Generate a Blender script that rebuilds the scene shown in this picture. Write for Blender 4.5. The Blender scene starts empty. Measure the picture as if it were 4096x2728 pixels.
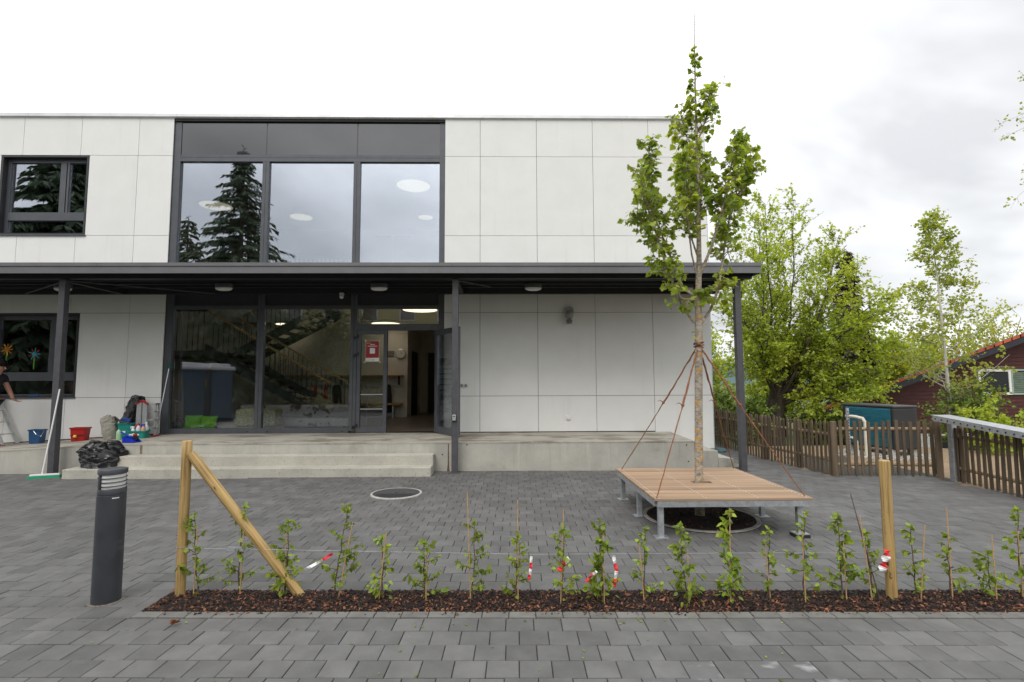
import bpy, bmesh, math, random
import numpy as np
from mathutils import Vector, Matrix, noise as mnoise

rad = math.radians
scene = bpy.context.scene
COL = scene.collection

# ---------------------------------------------------------------- camera
YAW, PITCH, ROLL = rad(-0.893), rad(4.437), rad(-0.208)
cp, sp, cr, sr = math.cos(PITCH), math.sin(PITCH), math.cos(ROLL), math.sin(ROLL)
_f = Vector((0, cp, sp)); _u = Vector((0, -sp, cp)); _r = Vector((1, 0, 0))
_rz = Matrix.Rotation(YAW, 3, 'Z')
cr_ = _rz @ (cr * _r + sr * _u); cu_ = _rz @ (-sr * _r + cr * _u); cf_ = _rz @ _f
camd = bpy.data.cameras.new('camera'); cam = bpy.data.objects.new('camera', camd); COL.objects.link(cam)
M3 = Matrix((cr_, cu_, -cf_)).transposed()
cam.matrix_world = Matrix.Translation((0.519, -11.025, 1.65)) @ M3.to_4x4()
camd.sensor_width = 36; camd.sensor_fit = 'HORIZONTAL'; camd.lens = 18.018
camd.clip_start = 0.05; camd.clip_end = 3000
scene.camera = cam

# ---------------------------------------------------------------- sky: a bright overcast with a little blue sky behind the cloud
SUN_EL, SUN_AZ = 52, 205          # azimuth clockwise from +Y (north)
w = bpy.data.worlds.new('World'); scene.world = w; w.use_nodes = True
nt = w.node_tree; N = nt.nodes; L = nt.links; N.clear()
out = N.new('ShaderNodeOutputWorld')
sky = N.new('ShaderNodeTexSky'); sky.sky_type = 'NISHITA'; sky.sun_disc = False
sky.sun_elevation = rad(SUN_EL); sky.sun_rotation = rad(SUN_AZ)
bg1 = N.new('ShaderNodeBackground'); bg1.inputs[1].default_value = 0.10; L.new(sky.outputs[0], bg1.inputs[0])
tc = N.new('ShaderNodeTexCoord'); sep = N.new('ShaderNodeSeparateXYZ'); L.new(tc.outputs['Generated'], sep.inputs[0])
def wm(op, a, b=None, c=None):
    n = N.new('ShaderNodeMath'); n.operation = op
    for i, v in enumerate((a, b, c)):
        if v is None: continue
        if isinstance(v, (int, float)): n.inputs[i].default_value = v
        else: L.new(v, n.inputs[i])
    return n.outputs[0]
zc = wm('ADD', wm('MAXIMUM', sep.outputs[2], 0.0), 0.32)
com = N.new('ShaderNodeCombineXYZ'); L.new(wm('DIVIDE', sep.outputs[0], zc), com.inputs[0]); L.new(wm('DIVIDE', sep.outputs[1], zc), com.inputs[1])
mp = N.new('ShaderNodeMapping'); mp.inputs['Location'].default_value = (-8.8, 3.3, 0.0); mp.inputs['Scale'].default_value = (0.9, 1.1, 1.0); L.new(com.outputs[0], mp.inputs[0])
n1 = N.new('ShaderNodeTexNoise'); n1.inputs['Scale'].default_value = 0.95; n1.inputs['Detail'].default_value = 5; n1.inputs['Roughness'].default_value = 0.52; n1.inputs['Distortion'].default_value = 0.35
L.new(mp.outputs[0], n1.inputs['Vector'])
rp = N.new('ShaderNodeValToRGB'); e = rp.color_ramp.elements
e[0].position = 0.37; e[0].color = (0.405, 0.41, 0.42, 1); e[1].position = 0.74; e[1].color = (1.12, 1.12, 1.12, 1)
m_ = e.new(0.51); m_.color = (0.625, 0.63, 0.637, 1)
L.new(n1.outputs[0], rp.inputs[0])
# an overcast sky is brighter overhead than at the horizon
grad = wm('ADD', wm('MULTIPLY', wm('MAXIMUM', sep.outputs[2], 0.0), 1.1), 1.27)
bg2 = N.new('ShaderNodeBackground'); L.new(rp.outputs[0], bg2.inputs[0]); L.new(grad, bg2.inputs[1])
mx = N.new('ShaderNodeMixShader'); mx.inputs[0].default_value = 0.93
L.new(bg1.outputs[0], mx.inputs[1]); L.new(bg2.outputs[0], mx.inputs[2]); L.new(mx.outputs[0], out.inputs[0])

sund = bpy.data.lights.new('sun', 'SUN'); sund.energy = 1.3; sund.angle = rad(30); sund.color = (1.0, 0.97, 0.92)
sun = bpy.data.objects.new('sun', sund); COL.objects.link(sun)
az = rad(SUN_AZ); el = rad(SUN_EL)
sdir = Vector((math.sin(az) * math.cos(el), math.cos(az) * math.cos(el), math.sin(el)))
sun.rotation_euler = sdir.to_track_quat('Z', 'Y').to_euler(); sun.location = (0, -10, 20)

scene.render.engine = 'CYCLES'
scene.view_settings.view_transform = 'Standard'; scene.view_settings.look = 'None'
scene.view_settings.exposure = 0.36; scene.view_settings.gamma = 1.0; scene.view_settings.use_curve_mapping = False
scene.cycles.max_bounces = 8; scene.cycles.transparent_max_bounces = 12; scene.cycles.use_denoising = True
scene.cycles.caustics_reflective = False; scene.cycles.caustics_refractive = False

# ---------------------------------------------------------------- helpers
class MB:
    """collects shapes; build() links them as ONE mesh object"""
    def __init__(s): s.v = []; s.f = []
    def add(s, vs, fs):
        o = len(s.v); s.v.extend([tuple(p) for p in vs]); s.f.extend([tuple(i + o for i in q) for q in fs]); return s
    def box(s, x0, y0, z0, x1, y1, z1):
        return s.add([(x0,y0,z0),(x1,y0,z0),(x1,y1,z0),(x0,y1,z0),(x0,y0,z1),(x1,y0,z1),(x1,y1,z1),(x0,y1,z1)],
                     [(0,3,2,1),(4,5,6,7),(0,1,5,4),(1,2,6,5),(2,3,7,6),(3,0,4,7)])
    def cbox(s, c, sx, sy, sz, rz=0, rx=0, ry=0, taper=1.0):
        from mathutils import Euler
        R = Euler((rx, ry, rz)).to_matrix(); c = Vector(c)
        vs = []
        for k in (-1, 1):
            t = 1 if k < 0 else taper
            for (i, j) in ((-1,-1),(1,-1),(1,1),(-1,1)):
                vs.append(c + R @ Vector((i*sx/2*t, j*sy/2*t, k*sz/2)))
        return s.add(vs, [(0,3,2,1),(4,5,6,7),(0,1,5,4),(1,2,6,5),(2,3,7,6),(3,0,4,7)])
    def bar(s, p, q, a, b, up=(0,0,1)):
        p, q = Vector(p), Vector(q); d = (q - p).normalized(); u = Vector(up)
        x = d.cross(u)
        if x.length < 1e-4: x = d.cross(Vector((0,1,0)))
        x.normalize(); y = x.cross(d).normalized()
        vs = []
        for c in (p, q):
            for (i, j) in ((-1,-1),(1,-1),(1,1),(-1,1)): vs.append(c + x*(i*a/2) + y*(j*b/2))
        return s.add(vs, [(0,3,2,1),(4,5,6,7),(0,1,5,4),(1,2,6,5),(2,3,7,6),(3,0,4,7)])
    def tube(s, pts, rs, n=8, cap=True):
        pts = [Vector(p) for p in pts]
        if not hasattr(rs, '__len__'): rs = [rs] * len(pts)
        ref = None; vs = []; fs = []
        for i, p in enumerate(pts):
            d = (pts[min(i+1, len(pts)-1)] - pts[max(i-1, 0)])
            if d.length < 1e-9: d = Vector((0,0,1))
            d.normalize()
            if ref is None:
                ref = d.cross(Vector((0.31, 0.17, 0.93)))
                if ref.length < .05: ref = d.cross(Vector((1,0,0)))
            ref = (ref - d * ref.dot(d)); ref.normalize(); b = d.cross(ref)
            for k in range(n):
                a = 2*math.pi*k/n; vs.append(p + (ref*math.cos(a) + b*math.sin(a)) * rs[i])
        for i in range(len(pts)-1):
            for k in range(n):
                k2 = (k+1) % n; fs.append((i*n+k, i*n+k2, (i+1)*n+k2, (i+1)*n+k))
        if cap:
            fs.append(tuple(range(n))[::-1]); fs.append(tuple((len(pts)-1)*n + k for k in range(n)))
        return s.add(vs, fs)
    def lathe(s, prof, c=(0,0,0), n=24, cap=True, sx=1, sy=1):
        vs = []; fs = []
        for (r, z) in prof:
            for k in range(n):
                a = 2*math.pi*k/n; vs.append((c[0]+r*sx*math.cos(a), c[1]+r*sy*math.sin(a), c[2]+z))
        for i in range(len(prof)-1):
            for k in range(n):
                k2 = (k+1) % n; fs.append((i*n+k, i*n+k2, (i+1)*n+k2, (i+1)*n+k))
        if cap:
            fs.append(tuple(range(n))[::-1]); fs.append(tuple((len(prof)-1)*n+k for k in range(n)))
        return s.add(vs, fs)
    def prism(s, poly, vec):
        n = len(poly); poly = [Vector(p) for p in poly]; vec = Vector(vec)
        vs = poly + [p + vec for p in poly]
        return s.add(vs, [tuple(range(n))[::-1], tuple(range(n, 2*n))] + [(i, (i+1) % n, n+(i+1) % n, n+i) for i in range(n)])
    def quad(s, a, b, c, d): return s.add([a, b, c, d], [(0,1,2,3)])
    def sphere(s, c, r, n=12, m=8, sz=1.0, sx=1.0, sy=1.0):
        prof = [(max(1e-3, r*math.sin(math.pi*i/m)), -r*sz*math.cos(math.pi*i/m)) for i in range(m+1)]
        return s.lathe(prof, c, n, True, sx, sy)
    def build(s, name, mat, parent=None, smooth=False, bevel=0, origin=None, sub=0):
        me = bpy.data.meshes.new(name)
        v = s.v
        if parent is None:
            if origin is None and v:
                a = np.array(v); lo, hi = a.min(0), a.max(0); origin = ((lo[0]+hi[0])/2, (lo[1]+hi[1])/2, lo[2])
            ox, oy, oz = origin or (0,0,0)
            v = [(p[0]-ox, p[1]-oy, p[2]-oz) for p in v]
        me.from_pydata(v, [], s.f); me.update()
        o = bpy.data.objects.new(name, me); COL.objects.link(o)
        if isinstance(mat, (list, tuple)):
            for m in mat: me.materials.append(m)
        elif mat: me.materials.append(mat)
        if parent is None: o.location = origin or (0,0,0)
        else: attach(o, parent)
        if smooth:
            me.polygons.foreach_set('use_smooth', [True]*len(me.polygons))
        if bevel:
            b = o.modifiers.new('edge', 'BEVEL'); b.width = bevel; b.segments = 2; b.limit_method = 'ANGLE'; b.angle_limit = rad(40)
        if sub:
            b = o.modifiers.new('sub', 'SUBSURF'); b.levels = sub; b.render_levels = sub
        if smooth:
            sm_ang(o)
        return o
def sm_ang(o, ang=40):
    me = o.data
    try: me.set_sharp_from_angle(angle=rad(ang))
    except Exception: pass
WPOS = {}
def wpos(o): return WPOS.get(o.name, Vector(o.location) if o.parent is None else Vector((0,0,0)))
def attach(o, parent):
    """geometry of o is in world coordinates; the parent is only ever translated"""
    o.parent = parent
    o.matrix_parent_inverse = Matrix.Translation(-wpos(parent))
def tag(o, label=None, cat=None, group=None, kind=None):
    if label: o['label'] = label
    if cat: o['category'] = cat
    if group: o['group'] = group
    if kind: o['kind'] = kind
    return o
def thing(name, label, cat, loc=(0,0,0), group=None):
    o = bpy.data.objects.new(name, None); COL.objects.link(o); o.location = loc; o.empty_display_size = 0.1
    WPOS[o.name] = Vector(loc)
    return tag(o, label, cat, group)
def put(mesh, name, parent, loc, rz=0, scale=None, rot=None):
    """a copy that shares mesh data, placed at a world point under its parent"""
    o = bpy.data.objects.new(name, mesh); COL.objects.link(o)
    o.parent = parent; o.location = Vector(loc) - wpos(parent)
    o.rotation_euler = rot if rot else (0, 0, rz)
    if scale: o.scale = scale
    return o
def struct(o): o['kind'] = 'structure'; return o

# ---------------------------------------------------------------- materials
def newmat(name):
    m = bpy.data.materials.new(name); m.use_nodes = True
    nt = m.node_tree; nt.nodes.clear(); return m, nt, nt.nodes, nt.links
def mat(name, col, rough=.6, var=.12, scale=6, bump=0, bscale=60, metal=0, spec=.5, island=0, objr=0, stretch=(1,1,1),
        col2=None, mixpos=(.35,.65), detail=5, transl=0, coat=0, spots=None, emit=None, emis=0, sheen=0, big=0):
    m, nt, N, L = newmat(name)
    out = N.new('ShaderNodeOutputMaterial'); P = N.new('ShaderNodeBsdfPrincipled')
    tcn = N.new('ShaderNodeTexCoord'); mp = N.new('ShaderNodeMapping'); mp.inputs['Scale'].default_value = stretch
    L.new(tcn.outputs['Object'], mp.inputs[0])
    n1 = N.new('ShaderNodeTexNoise'); n1.inputs['Scale'].default_value = scale; n1.inputs['Detail'].default_value = detail; n1.inputs['Roughness'].default_value = .6
    L.new(mp.outputs[0], n1.inputs['Vector'])
    if objr:   # offset the pattern per object
        oi = N.new('ShaderNodeObjectInfo'); cm = N.new('ShaderNodeVectorMath'); cm.operation = 'SCALE'
        cm.inputs[0].default_value = (37, 91, 53); L.new(oi.outputs['Random'], cm.inputs['Scale']); L.new(cm.outputs[0], mp.inputs['Location'])
    rp = N.new('ShaderNodeValToRGB'); e = rp.color_ramp.elements
    e[0].position, e[1].position = mixpos
    c = col; c2 = col2 or tuple(min(1, x*(1+var)) for x in c); c1 = c if col2 else tuple(x*(1-var) for x in c)
    e[0].color = (*c1, 1); e[1].color = (*c2, 1)
    L.new(n1.outputs[0], rp.inputs[0]); cur = rp.outputs[0]
    def mult(cur, fac_out):
        x = N.new('ShaderNodeMix'); x.data_type = 'RGBA'; x.blend_type = 'MULTIPLY'; x.inputs[0].default_value = 1
        L.new(cur, x.inputs[6]); L.new(fac_out, x.inputs[7]); return x.outputs[2]
    def mrange(src, lo, hi):
        r = N.new('ShaderNodeMapRange'); r.inputs[3].default_value = lo; r.inputs[4].default_value = hi; L.new(src, r.inputs[0]); return r.outputs[0]
    if island:
        g = N.new('ShaderNodeNewGeometry'); cur = mult(cur, mrange(g.outputs['Random Per Island'], 1-island, 1+island))
    if objr:
        cur = mult(cur, mrange(oi.outputs['Random'], 1-objr, 1+objr))
    if big:
        nb = N.new('ShaderNodeTexNoise'); nb.inputs['Scale'].default_value = big; nb.inputs['Detail'].default_value = 3
        gp_ = N.new('ShaderNodeNewGeometry'); L.new(gp_.outputs['Position'], nb.inputs['Vector']); cur = mult(cur, mrange(nb.outputs[0], .72, 1.28))
    if spots:  # (colour, scale, threshold, softness, stretch)
        sc, ss, th, so, st = spots
        ms = N.new('ShaderNodeMapping'); ms.inputs['Scale'].default_value = st; L.new(tcn.outputs['Object'], ms.inputs[0])
        if objr: L.new(cm.outputs[0], ms.inputs['Location'])
        ns = N.new('ShaderNodeTexNoise'); ns.inputs['Scale'].default_value = ss; ns.inputs['Detail'].default_value = 6; ns.inputs['Roughness'].default_value = .55; L.new(ms.outputs[0], ns.inputs['Vector'])
        r = N.new('ShaderNodeMapRange'); r.inputs[1].default_value = th; r.inputs[2].default_value = th+so; L.new(ns.outputs[0], r.inputs[0])
        x = N.new('ShaderNodeMix'); x.data_type = 'RGBA'; L.new(r.outputs[0], x.inputs[0]); L.new(cur, x.inputs[6]); x.inputs[7].default_value = (*sc, 1); cur = x.outputs[2]
    L.new(cur, P.inputs['Base Color'])
    P.inputs['Roughness'].default_value = rough; P.inputs['Metallic'].default_value = metal; P.inputs['Specular IOR Level'].default_value = spec
    if coat: P.inputs['Coat Weight'].default_value = coat; P.inputs['Coat Roughness'].default_value = .15
    if sheen: P.inputs['Sheen Weight'].default_value = sheen
    if emit: P.inputs['Emission Color'].default_value = (*emit, 1); P.inputs['Emission Strength'].default_value = emis
    if bump:
        nb = N.new('ShaderNodeTexNoise'); nb.inputs['Scale'].default_value = bscale; nb.inputs['Detail'].default_value = 4; L.new(mp.outputs[0], nb.inputs['Vector'])
        bp = N.new('ShaderNodeBump'); bp.inputs['Strength'].default_value = min(1, bump); bp.inputs['Distance'].default_value = .01; L.new(nb.outputs[0], bp.inputs['Height']); L.new(bp.outputs[0], P.inputs['Normal'])
    sh = P.outputs[0]
    if transl:
        t = N.new('ShaderNodeBsdfTranslucent'); tl = N.new('ShaderNodeMix'); tl.data_type = 'RGBA'; tl.blend_type = 'MULTIPLY'; tl.inputs[0].default_value = 1
        L.new(cur, tl.inputs[6]); tl.inputs[7].default_value = (1.25, 1.2, .55, 1); L.new(tl.outputs[2], t.inputs[0])
        x = N.new('ShaderNodeMixShader'); x.inputs[0].default_value = transl; L.new(sh, x.inputs[1]); L.new(t.outputs[0], x.inputs[2]); sh = x.outputs[0]
    L.new(sh, out.inputs[0]); return m
def glassmat(name, refl, tint, rough=0.0, edge=.6):
    m, nt, N, L = newmat(name)
    out = N.new('ShaderNodeOutputMaterial'); t = N.new('ShaderNodeBsdfTransparent'); t.inputs[0].default_value = (*tint, 1)
    g = N.new('ShaderNodeBsdfGlossy'); g.inputs['Roughness'].default_value = rough; g.inputs[0].default_value = (.88, .91, 1, 1)
    lw = N.new('ShaderNodeLayerWeight'); lw.inputs[0].default_value = .25
    r = N.new('ShaderNodeMapRange'); r.inputs[3].default_value = refl; r.inputs[4].default_value = edge; L.new(lw.outputs['Fresnel'], r.inputs[0])
    x = N.new('ShaderNodeMixShader'); L.new(r.outputs[0], x.inputs[0]); L.new(t.outputs[0], x.inputs[1]); L.new(g.outputs[0], x.inputs[2]); L.new(x.outputs[0], out.inputs[0])
    return m
def concrete(name, col, stain=(.30,.27,.21), th=.60, streak=True, pore=.66):
    m, nt, N, L = newmat(name)
    out = N.new('ShaderNodeOutputMaterial'); P = N.new('ShaderNodeBsdfPrincipled'); P.inputs['Roughness'].default_value = .82
    tcn = N.new('ShaderNodeTexCoord')
    def nz(scale, stretch=(1,1,1), detail=6, loc=(0,0,0), rough=.6):
        mp = N.new('ShaderNodeMapping'); mp.inputs['Scale'].default_value = stretch; mp.inputs['Location'].default_value = loc; L.new(tcn.outputs['Object'], mp.inputs[0])
        n = N.new('ShaderNodeTexNoise'); n.inputs['Scale'].default_value = scale; n.inputs['Detail'].default_value = detail; n.inputs['Roughness'].default_value = rough; L.new(mp.outputs[0], n.inputs['Vector']); return n.outputs[0]
    rp = N.new('ShaderNodeValToRGB'); e = rp.color_ramp.elements; e[0].position = .3; e[1].position = .7
    e[0].color = (*[c*.82 for c in col], 1); e[1].color = (*[min(1, c*1.12) for c in col], 1); L.new(nz(2.2), rp.inputs[0]); cur = rp.outputs[0]
    def over(cur, src, lo, hi, c, amt=1.0):
        r = N.new('ShaderNodeMapRange'); r.inputs[1].default_value = lo; r.inputs[2].default_value = hi; r.inputs[4].default_value = amt; L.new(src, r.inputs[0])
        x = N.new('ShaderNodeMix'); x.data_type = 'RGBA'; L.new(r.outputs[0], x.inputs[0]); L.new(cur, x.inputs[6]); x.inputs[7].default_value = (*c, 1); return x.outputs[2]
    if streak:
        cur = over(cur, nz(9, (1, 1, .08), 5), .55, .72, tuple(c*.80 for c in col), .8)
        cur = over(cur, nz(7, (1, 1, .10), 5, (9,4,2)), .57, .72, tuple(min(1,c*1.18) for c in col), .7)
    cur = over(cur, nz(1.15, (1, 2.4, 1), 5, (5,1,7)), th, th+.10, stain, .75)
    cur = over(cur, nz(34, (1,1,1), 2, (3,3,3)), pore, pore+.05, tuple(c*.55 for c in col), .8)
    L.new(cur, P.inputs['Base Color'])
    bp = N.new('ShaderNodeBump'); bp.inputs['Strength'].default_value = .25; bp.inputs['Distance'].default_value = .01; L.new(nz(55, (1,1,1), 4), bp.inputs['Height']); L.new(bp.outputs[0], P.inputs['Normal'])
    L.new(P.outputs[0], out.inputs[0]); return m
def barkmat():
    m, nt, N, L = newmat('maple_bark')
    out = N.new('ShaderNodeOutputMaterial'); P = N.new('ShaderNodeBsdfPrincipled'); P.inputs['Roughness'].default_value = .85
    tcn = N.new('ShaderNodeTexCoord')
    def nz(scale, stretch, detail=5, loc=(0,0,0)):
        mp = N.new('ShaderNodeMapping'); mp.inputs['Scale'].default_value = stretch; mp.inputs['Location'].default_value = loc; L.new(tcn.outputs['Object'], mp.inputs[0])
        n = N.new('ShaderNodeTexNoise'); n.inputs['Scale'].default_value = scale; n.inputs['Detail'].default_value = detail; L.new(mp.outputs[0], n.inputs['Vector']); return n.outputs[0]
    rp = N.new('ShaderNodeValToRGB'); e = rp.color_ramp.elements; e[0].position = .35; e[1].position = .66
    e[0].color = (.20, .165, .125, 1); e[1].color = (.46, .41, .34, 1); L.new(nz(22, (1,1,2.2)), rp.inputs[0])
    r = N.new('ShaderNodeMapRange'); r.inputs[1].default_value = .585; r.inputs[2].default_value = .63; L.new(nz(13, (1,1,1.7), 5, (3,1,2)), r.inputs[0])
    x = N.new('ShaderNodeMix'); x.data_type = 'RGBA'; L.new(r.outputs[0], x.inputs[0]); L.new(rp.outputs[0], x.inputs[6]); x.inputs[7].default_value = (.50, .27, .035, 1)
    L.new(x.outputs[2], P.inputs['Base Color'])
    bp = N.new('ShaderNodeBump'); bp.inputs['Strength'].default_value = .6; bp.inputs['Distance'].default_value = .01; L.new(nz(30, (1,1,3)), bp.inputs['Height']); L.new(bp.outputs[0], P.inputs['Normal'])
    L.new(P.outputs[0], out.inputs[0]); return m
def bagmat(name, col, rough=.25):
    m, nt, N, L = newmat(name)
    out = N.new('ShaderNodeOutputMaterial'); P = N.new('ShaderNodeBsdfPrincipled'); P.inputs['Roughness'].default_value = rough; P.inputs['Base Color'].default_value = (*col, 1)
    tcn = N.new('ShaderNodeTexCoord'); n = N.new('ShaderNodeTexNoise'); n.inputs['Scale'].default_value = 7; n.inputs['Detail'].default_value = 2; n.inputs['Distortion'].default_value = 1.2; L.new(tcn.outputs['Object'], n.inputs['Vector'])
    bp = N.new('ShaderNodeBump'); bp.inputs['Strength'].default_value = .45; bp.inputs['Distance'].default_value = .03; L.new(n.outputs[0], bp.inputs['Height']); L.new(bp.outputs[0], P.inputs['Normal']); L.new(P.outputs[0], out.inputs[0]); return m

PANEL = mat('fibre_cement_panel', (.775, .772, .748), .62, .022, 2.0, .05, 300, objr=.016, spec=.3, spots=((.70,.69,.655), 7, .60, .25, (1,1,.05)))
JOINT = mat('joint_black', (.02, .02, .02), .8)
CORE = mat('wall_core', (.035, .035, .036), .85)
ANTH = mat('anthracite_metal', (.082, .086, .098), .38, .10, 5, spec=.5, metal=.0)
ANTHD = mat('anthracite_dark', (.026, .027, .030), .5, .1, 5)
FASC = mat('grey_fascia', (.165, .163, .172), .40, .07, 4, metal=.2)
STEEL = mat('painted_steel_post', (.075, .075, .082), .45, .12, 9)
PARA = mat('parapet_zinc', (.66, .66, .66), .38, .10, 2.2, metal=.55, objr=.06)
CONC = concrete('platform_concrete', (.43, .415, .365), stain=(.29,.27,.225), th=.56)
CONCT = concrete('platform_top', (.40, .375, .32), stain=(.17,.14,.105), th=.50, streak=False)
STEPC = concrete('step_concrete', (.45, .43, .37), stain=(.36,.32,.25), th=.6, streak=False, pore=.63)
GLASS = glassmat('coated_glass', .41, (.80, .86, .84))
GLASSL = glassmat('clear_glass', .095, (.90, .92, .91))
SPAND = mat('spandrel_glass', (.012, .012, .013), .02, .1, 3, spec=1.0, coat=.7)
IWALL = mat('interior_wall', (.74, .71, .64), .8, .04, 3)
IDARK = mat('interior_dark', (.055, .052, .048), .8)
IFLOOR = mat('vinyl_floor', (.17, .14, .115), .35, .15, 14)
LAMPD = mat('round_lamp_downstairs', (.9, .85, .75), .5, .02, emit=(1.0, .84, .62), emis=1.7)
LAMPM = mat('round_lamp', (.9, .85, .75), .5, .02, emit=(1.0, .80, .56), emis=.62)
OPAL = mat('opal_cover', (.80, .80, .78), .35, .02)
RAILW = mat('oak_handrail', (.42, .26, .11), .5, .15, 20)
BLACKM = mat('black_metal', (.018, .018, .019), .45)
WOODN = mat('impregnated_pine', (.44, .295, .115), .6, .22, 60, .5, 110, stretch=(1, 1, .045), col2=(.24,.145,.045), mixpos=(.46,.66), objr=.03, big=3.0, spots=((.11,.06,.022), 17, .655, .035, (1,1,.6)))
DECKW = mat('hardwood_decking', (.34, .228, .145), .55, .25, 5, .2, 60, stretch=(.10, 1.6, 1), objr=.20)
GALV = mat('galvanised_steel', (.50, .52, .55), .38, .16, 18, metal=.65, objr=.02)
FENCEW = mat('weathered_picket', (.115, .083, .052), .85, .35, 10, .4, 70, stretch=(1,1,.12), objr=.22)
FENCER = mat('fence_rail_log', (.30, .215, .125), .8, .3, 9, .3, 60)
PAVER = mat('concrete_paver', (.116, .1145, .111), .76, .14, 5, .25, 240, objr=.17, big=1.1, spots=((.19,.19,.185), 38, .70, .03, (1,1,1)))
PAVERM = mat('concrete_paver_field', (.114, .1125, .109), .76, .14, 5, .25, 240, island=.15, big=.8, spots=((.19,.19,.185), 38, .71, .03, (1,1,1)))
EDGE = mat('edging_stone', (.150, .145, .134), .85, .16, 6, .25, 200, objr=.10)
SALT = mat('salt_stained_paver', (.112, .112, .111), .8, .1, 5, .15, 240, objr=.08, spots=((.30,.30,.30), 6.5, .53, .22, (1,1.6,1)))
SAND = mat('joint_sand', (.050, .047, .042), .95, .3, 30)
SOIL = mat('bare_soil', (.21, .145, .085), .95, .3, 5, .6, 40, col2=(.29,.21,.13))
MULCHB = mat('dark_mulch_base', (.018, .010, .007), .95, .4, 30, .8, 60)
CHIP = mat('bark_chip', (.085, .032, .016), .7, .6, 9, island=.95, col2=(.25,.095,.042), mixpos=(.42,.66))
CHIPD = mat('dark_bark_chip', (.018, .010, .008), .8, .5, 9, island=.6)
MLEAF = mat('maple_leaf', (.23, .335, .046), .42, .3, 3, island=.45, transl=.52, col2=(.38,.43,.055), mixpos=(.4,.66))
HLEAF = mat('hornbeam_leaf', (.33, .435, .062), .5, .3, .8, island=.36, transl=.56, col2=(.46,.53,.085))
BLEAF = mat('birch_leaf', (.30, .385, .066), .5, .3, 1, island=.38, transl=.56, col2=(.42,.46,.09))
DLEAF = mat('shrub_leaf', (.125, .20, .034), .55, .3, 1, island=.40, transl=.35, col2=(.21,.29,.05))
SLEAF = mat('sapling_leaf', (.195, .30, .046), .40, .3, 9, island=.48, objr=.16, transl=.52, col2=(.36,.44,.06))
RLEAF = mat('roadside_leaf', (.045, .070, .020), .6, .3, 1, island=.4, transl=.2, col2=(.08,.11,.03))
NEEDLE = mat('spruce_needles', (.045, .072, .032), .6, .3, 1, island=.4, transl=.1)
NEEDLEB = mat('brown_spruce_needles', (.050, .042, .026), .6, .3, 1, island=.4, transl=.1)
BARK = barkmat()
TWIG = mat('twig_bark', (.105, .072, .058), .85, .25, 20)
DBARK = mat('dark_bark', (.065, .052, .040), .9, .35, 9, .6, 30)
WBARK = mat('birch_bark', (.55, .53, .50), .7, .15, 7, spots=((.06,.055,.05), 9, .60, .05, (1,1,3)))
CANE = mat('bamboo_cane', (.46, .29, .145), .55, .15, 30)
ROPE = mat('coir_rope', (.235, .095, .045), .95, .35, 60, .8, 150)
TRED = mat('tape_red', (.75, .02, .035), .45, .05); TWHITE = mat('tape_white', (.80, .80, .80), .45, .03)
WHITEP = mat('white_plastic', (.78, .78, .77), .4, .03); GREENP = mat('green_plastic', (.012, .30, .14), .45, .05)
BLUEP = mat('blue_bucket_plastic', (.018, .075, .19), .4, .06); REDP = mat('red_bucket_plastic', (.36, .012, .012), .38, .06)
TEAL = mat('teal_crate_plastic', (.010, .225, .195), .42, .06); NAVYP = mat('bright_blue_plastic', (.012, .035, .42), .35, .05)
YELP = mat('yellow_plastic', (.72, .52, .03), .5, .05)
BAGB = bagmat('black_bag_film', (.010, .010, .011), .27); BAGG = bagmat('grey_woven_bag', (.33, .31, .265), .7)
ALU = mat('aluminium', (.62, .63, .64), .35, .08, 12, metal=.7)
BOTT = mat('milky_bottle', (.62, .66, .70), .3, .04); BOTG = mat('pale_green_bottle', (.36, .60, .36), .3, .05); BOTO = mat('orange_liquid', (.62, .30, .16), .35, .05)
# ================================================================ GROUND
rng = random.Random(7); nr = np.random.default_rng(7)
TH = rad(-1.4); O2 = Vector((0.57, -7.217, 0)); UX = Vector((math.cos(TH), math.sin(TH), 0)); VX = Vector((-math.sin(TH), math.cos(TH), 0))
def uv(u, v, z=0): return O2 + UX*u + VX*v + Vector((0,0,z))
BED_U0, BED_V = -2.68, 0.385
def to_uv(x, y): d = Vector((x, y, 0)) - O2; return d.dot(UX), d.dot(VX)

m = MB(); m.box(-300, -300, -1.2, 300, 420, -.9)
struct(m.build('ground', mat('far_meadow', (.07, .10, .03), .95, .3, .2), origin=(0,0,0)))
# garden soil beyond the fences, falling away towards the red house
gx = np.linspace(5.9, 34, 40); gy_ = np.linspace(-9, 30, 40); m = MB()
vs = [(x, y, (-.015 - .95*min(1, max(0, (y-2.2)/5.5)) - .35*min(1, max(0, (x-10.5)/5)) + .03*mnoise.noise((x*.9, y*.9, 0)))) for y in gy_ for x in gx]
m.add(vs, [(j*40+i, j*40+i+1, (j+1)*40+i+1, (j+1)*40+i) for j in range(39) for i in range(39)])
struct(m.build('garden_soil', SOIL, smooth=True, origin=(0,0,0)))
m = MB(); m.box(-60, -17.0, -.9, 60, -13.4, -.03); struct(m.build('road', mat('asphalt', (.055, .055, .056), .85, .15, 4, .3, 200), origin=(0,0,0)))
m = MB()
hl = []
for i in range(60):
    a = rad(-60 + 120*i/59); R_ = 520
    hl.append((R_*math.sin(a), R_*math.cos(a), 14 + 16*mnoise.noise((i*.21, 3.3, 0)) + 6*mnoise.noise((i*.7, 1.3, 0))))
m.add([(x, y, -5) for x, y, z in hl] + hl + [(x*1.3, y*1.3, -5) for x, y, z in hl],
      [(i, i+1, 60+i+1, 60+i) for i in range(59)] + [(60+i, 60+i+1, 120+i+1, 120+i) for i in range(59)])
struct(m.build('hills', mat('distant_wood', (.10, .15, .17), .95, .2, .02), origin=(0,0,0)))

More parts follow.
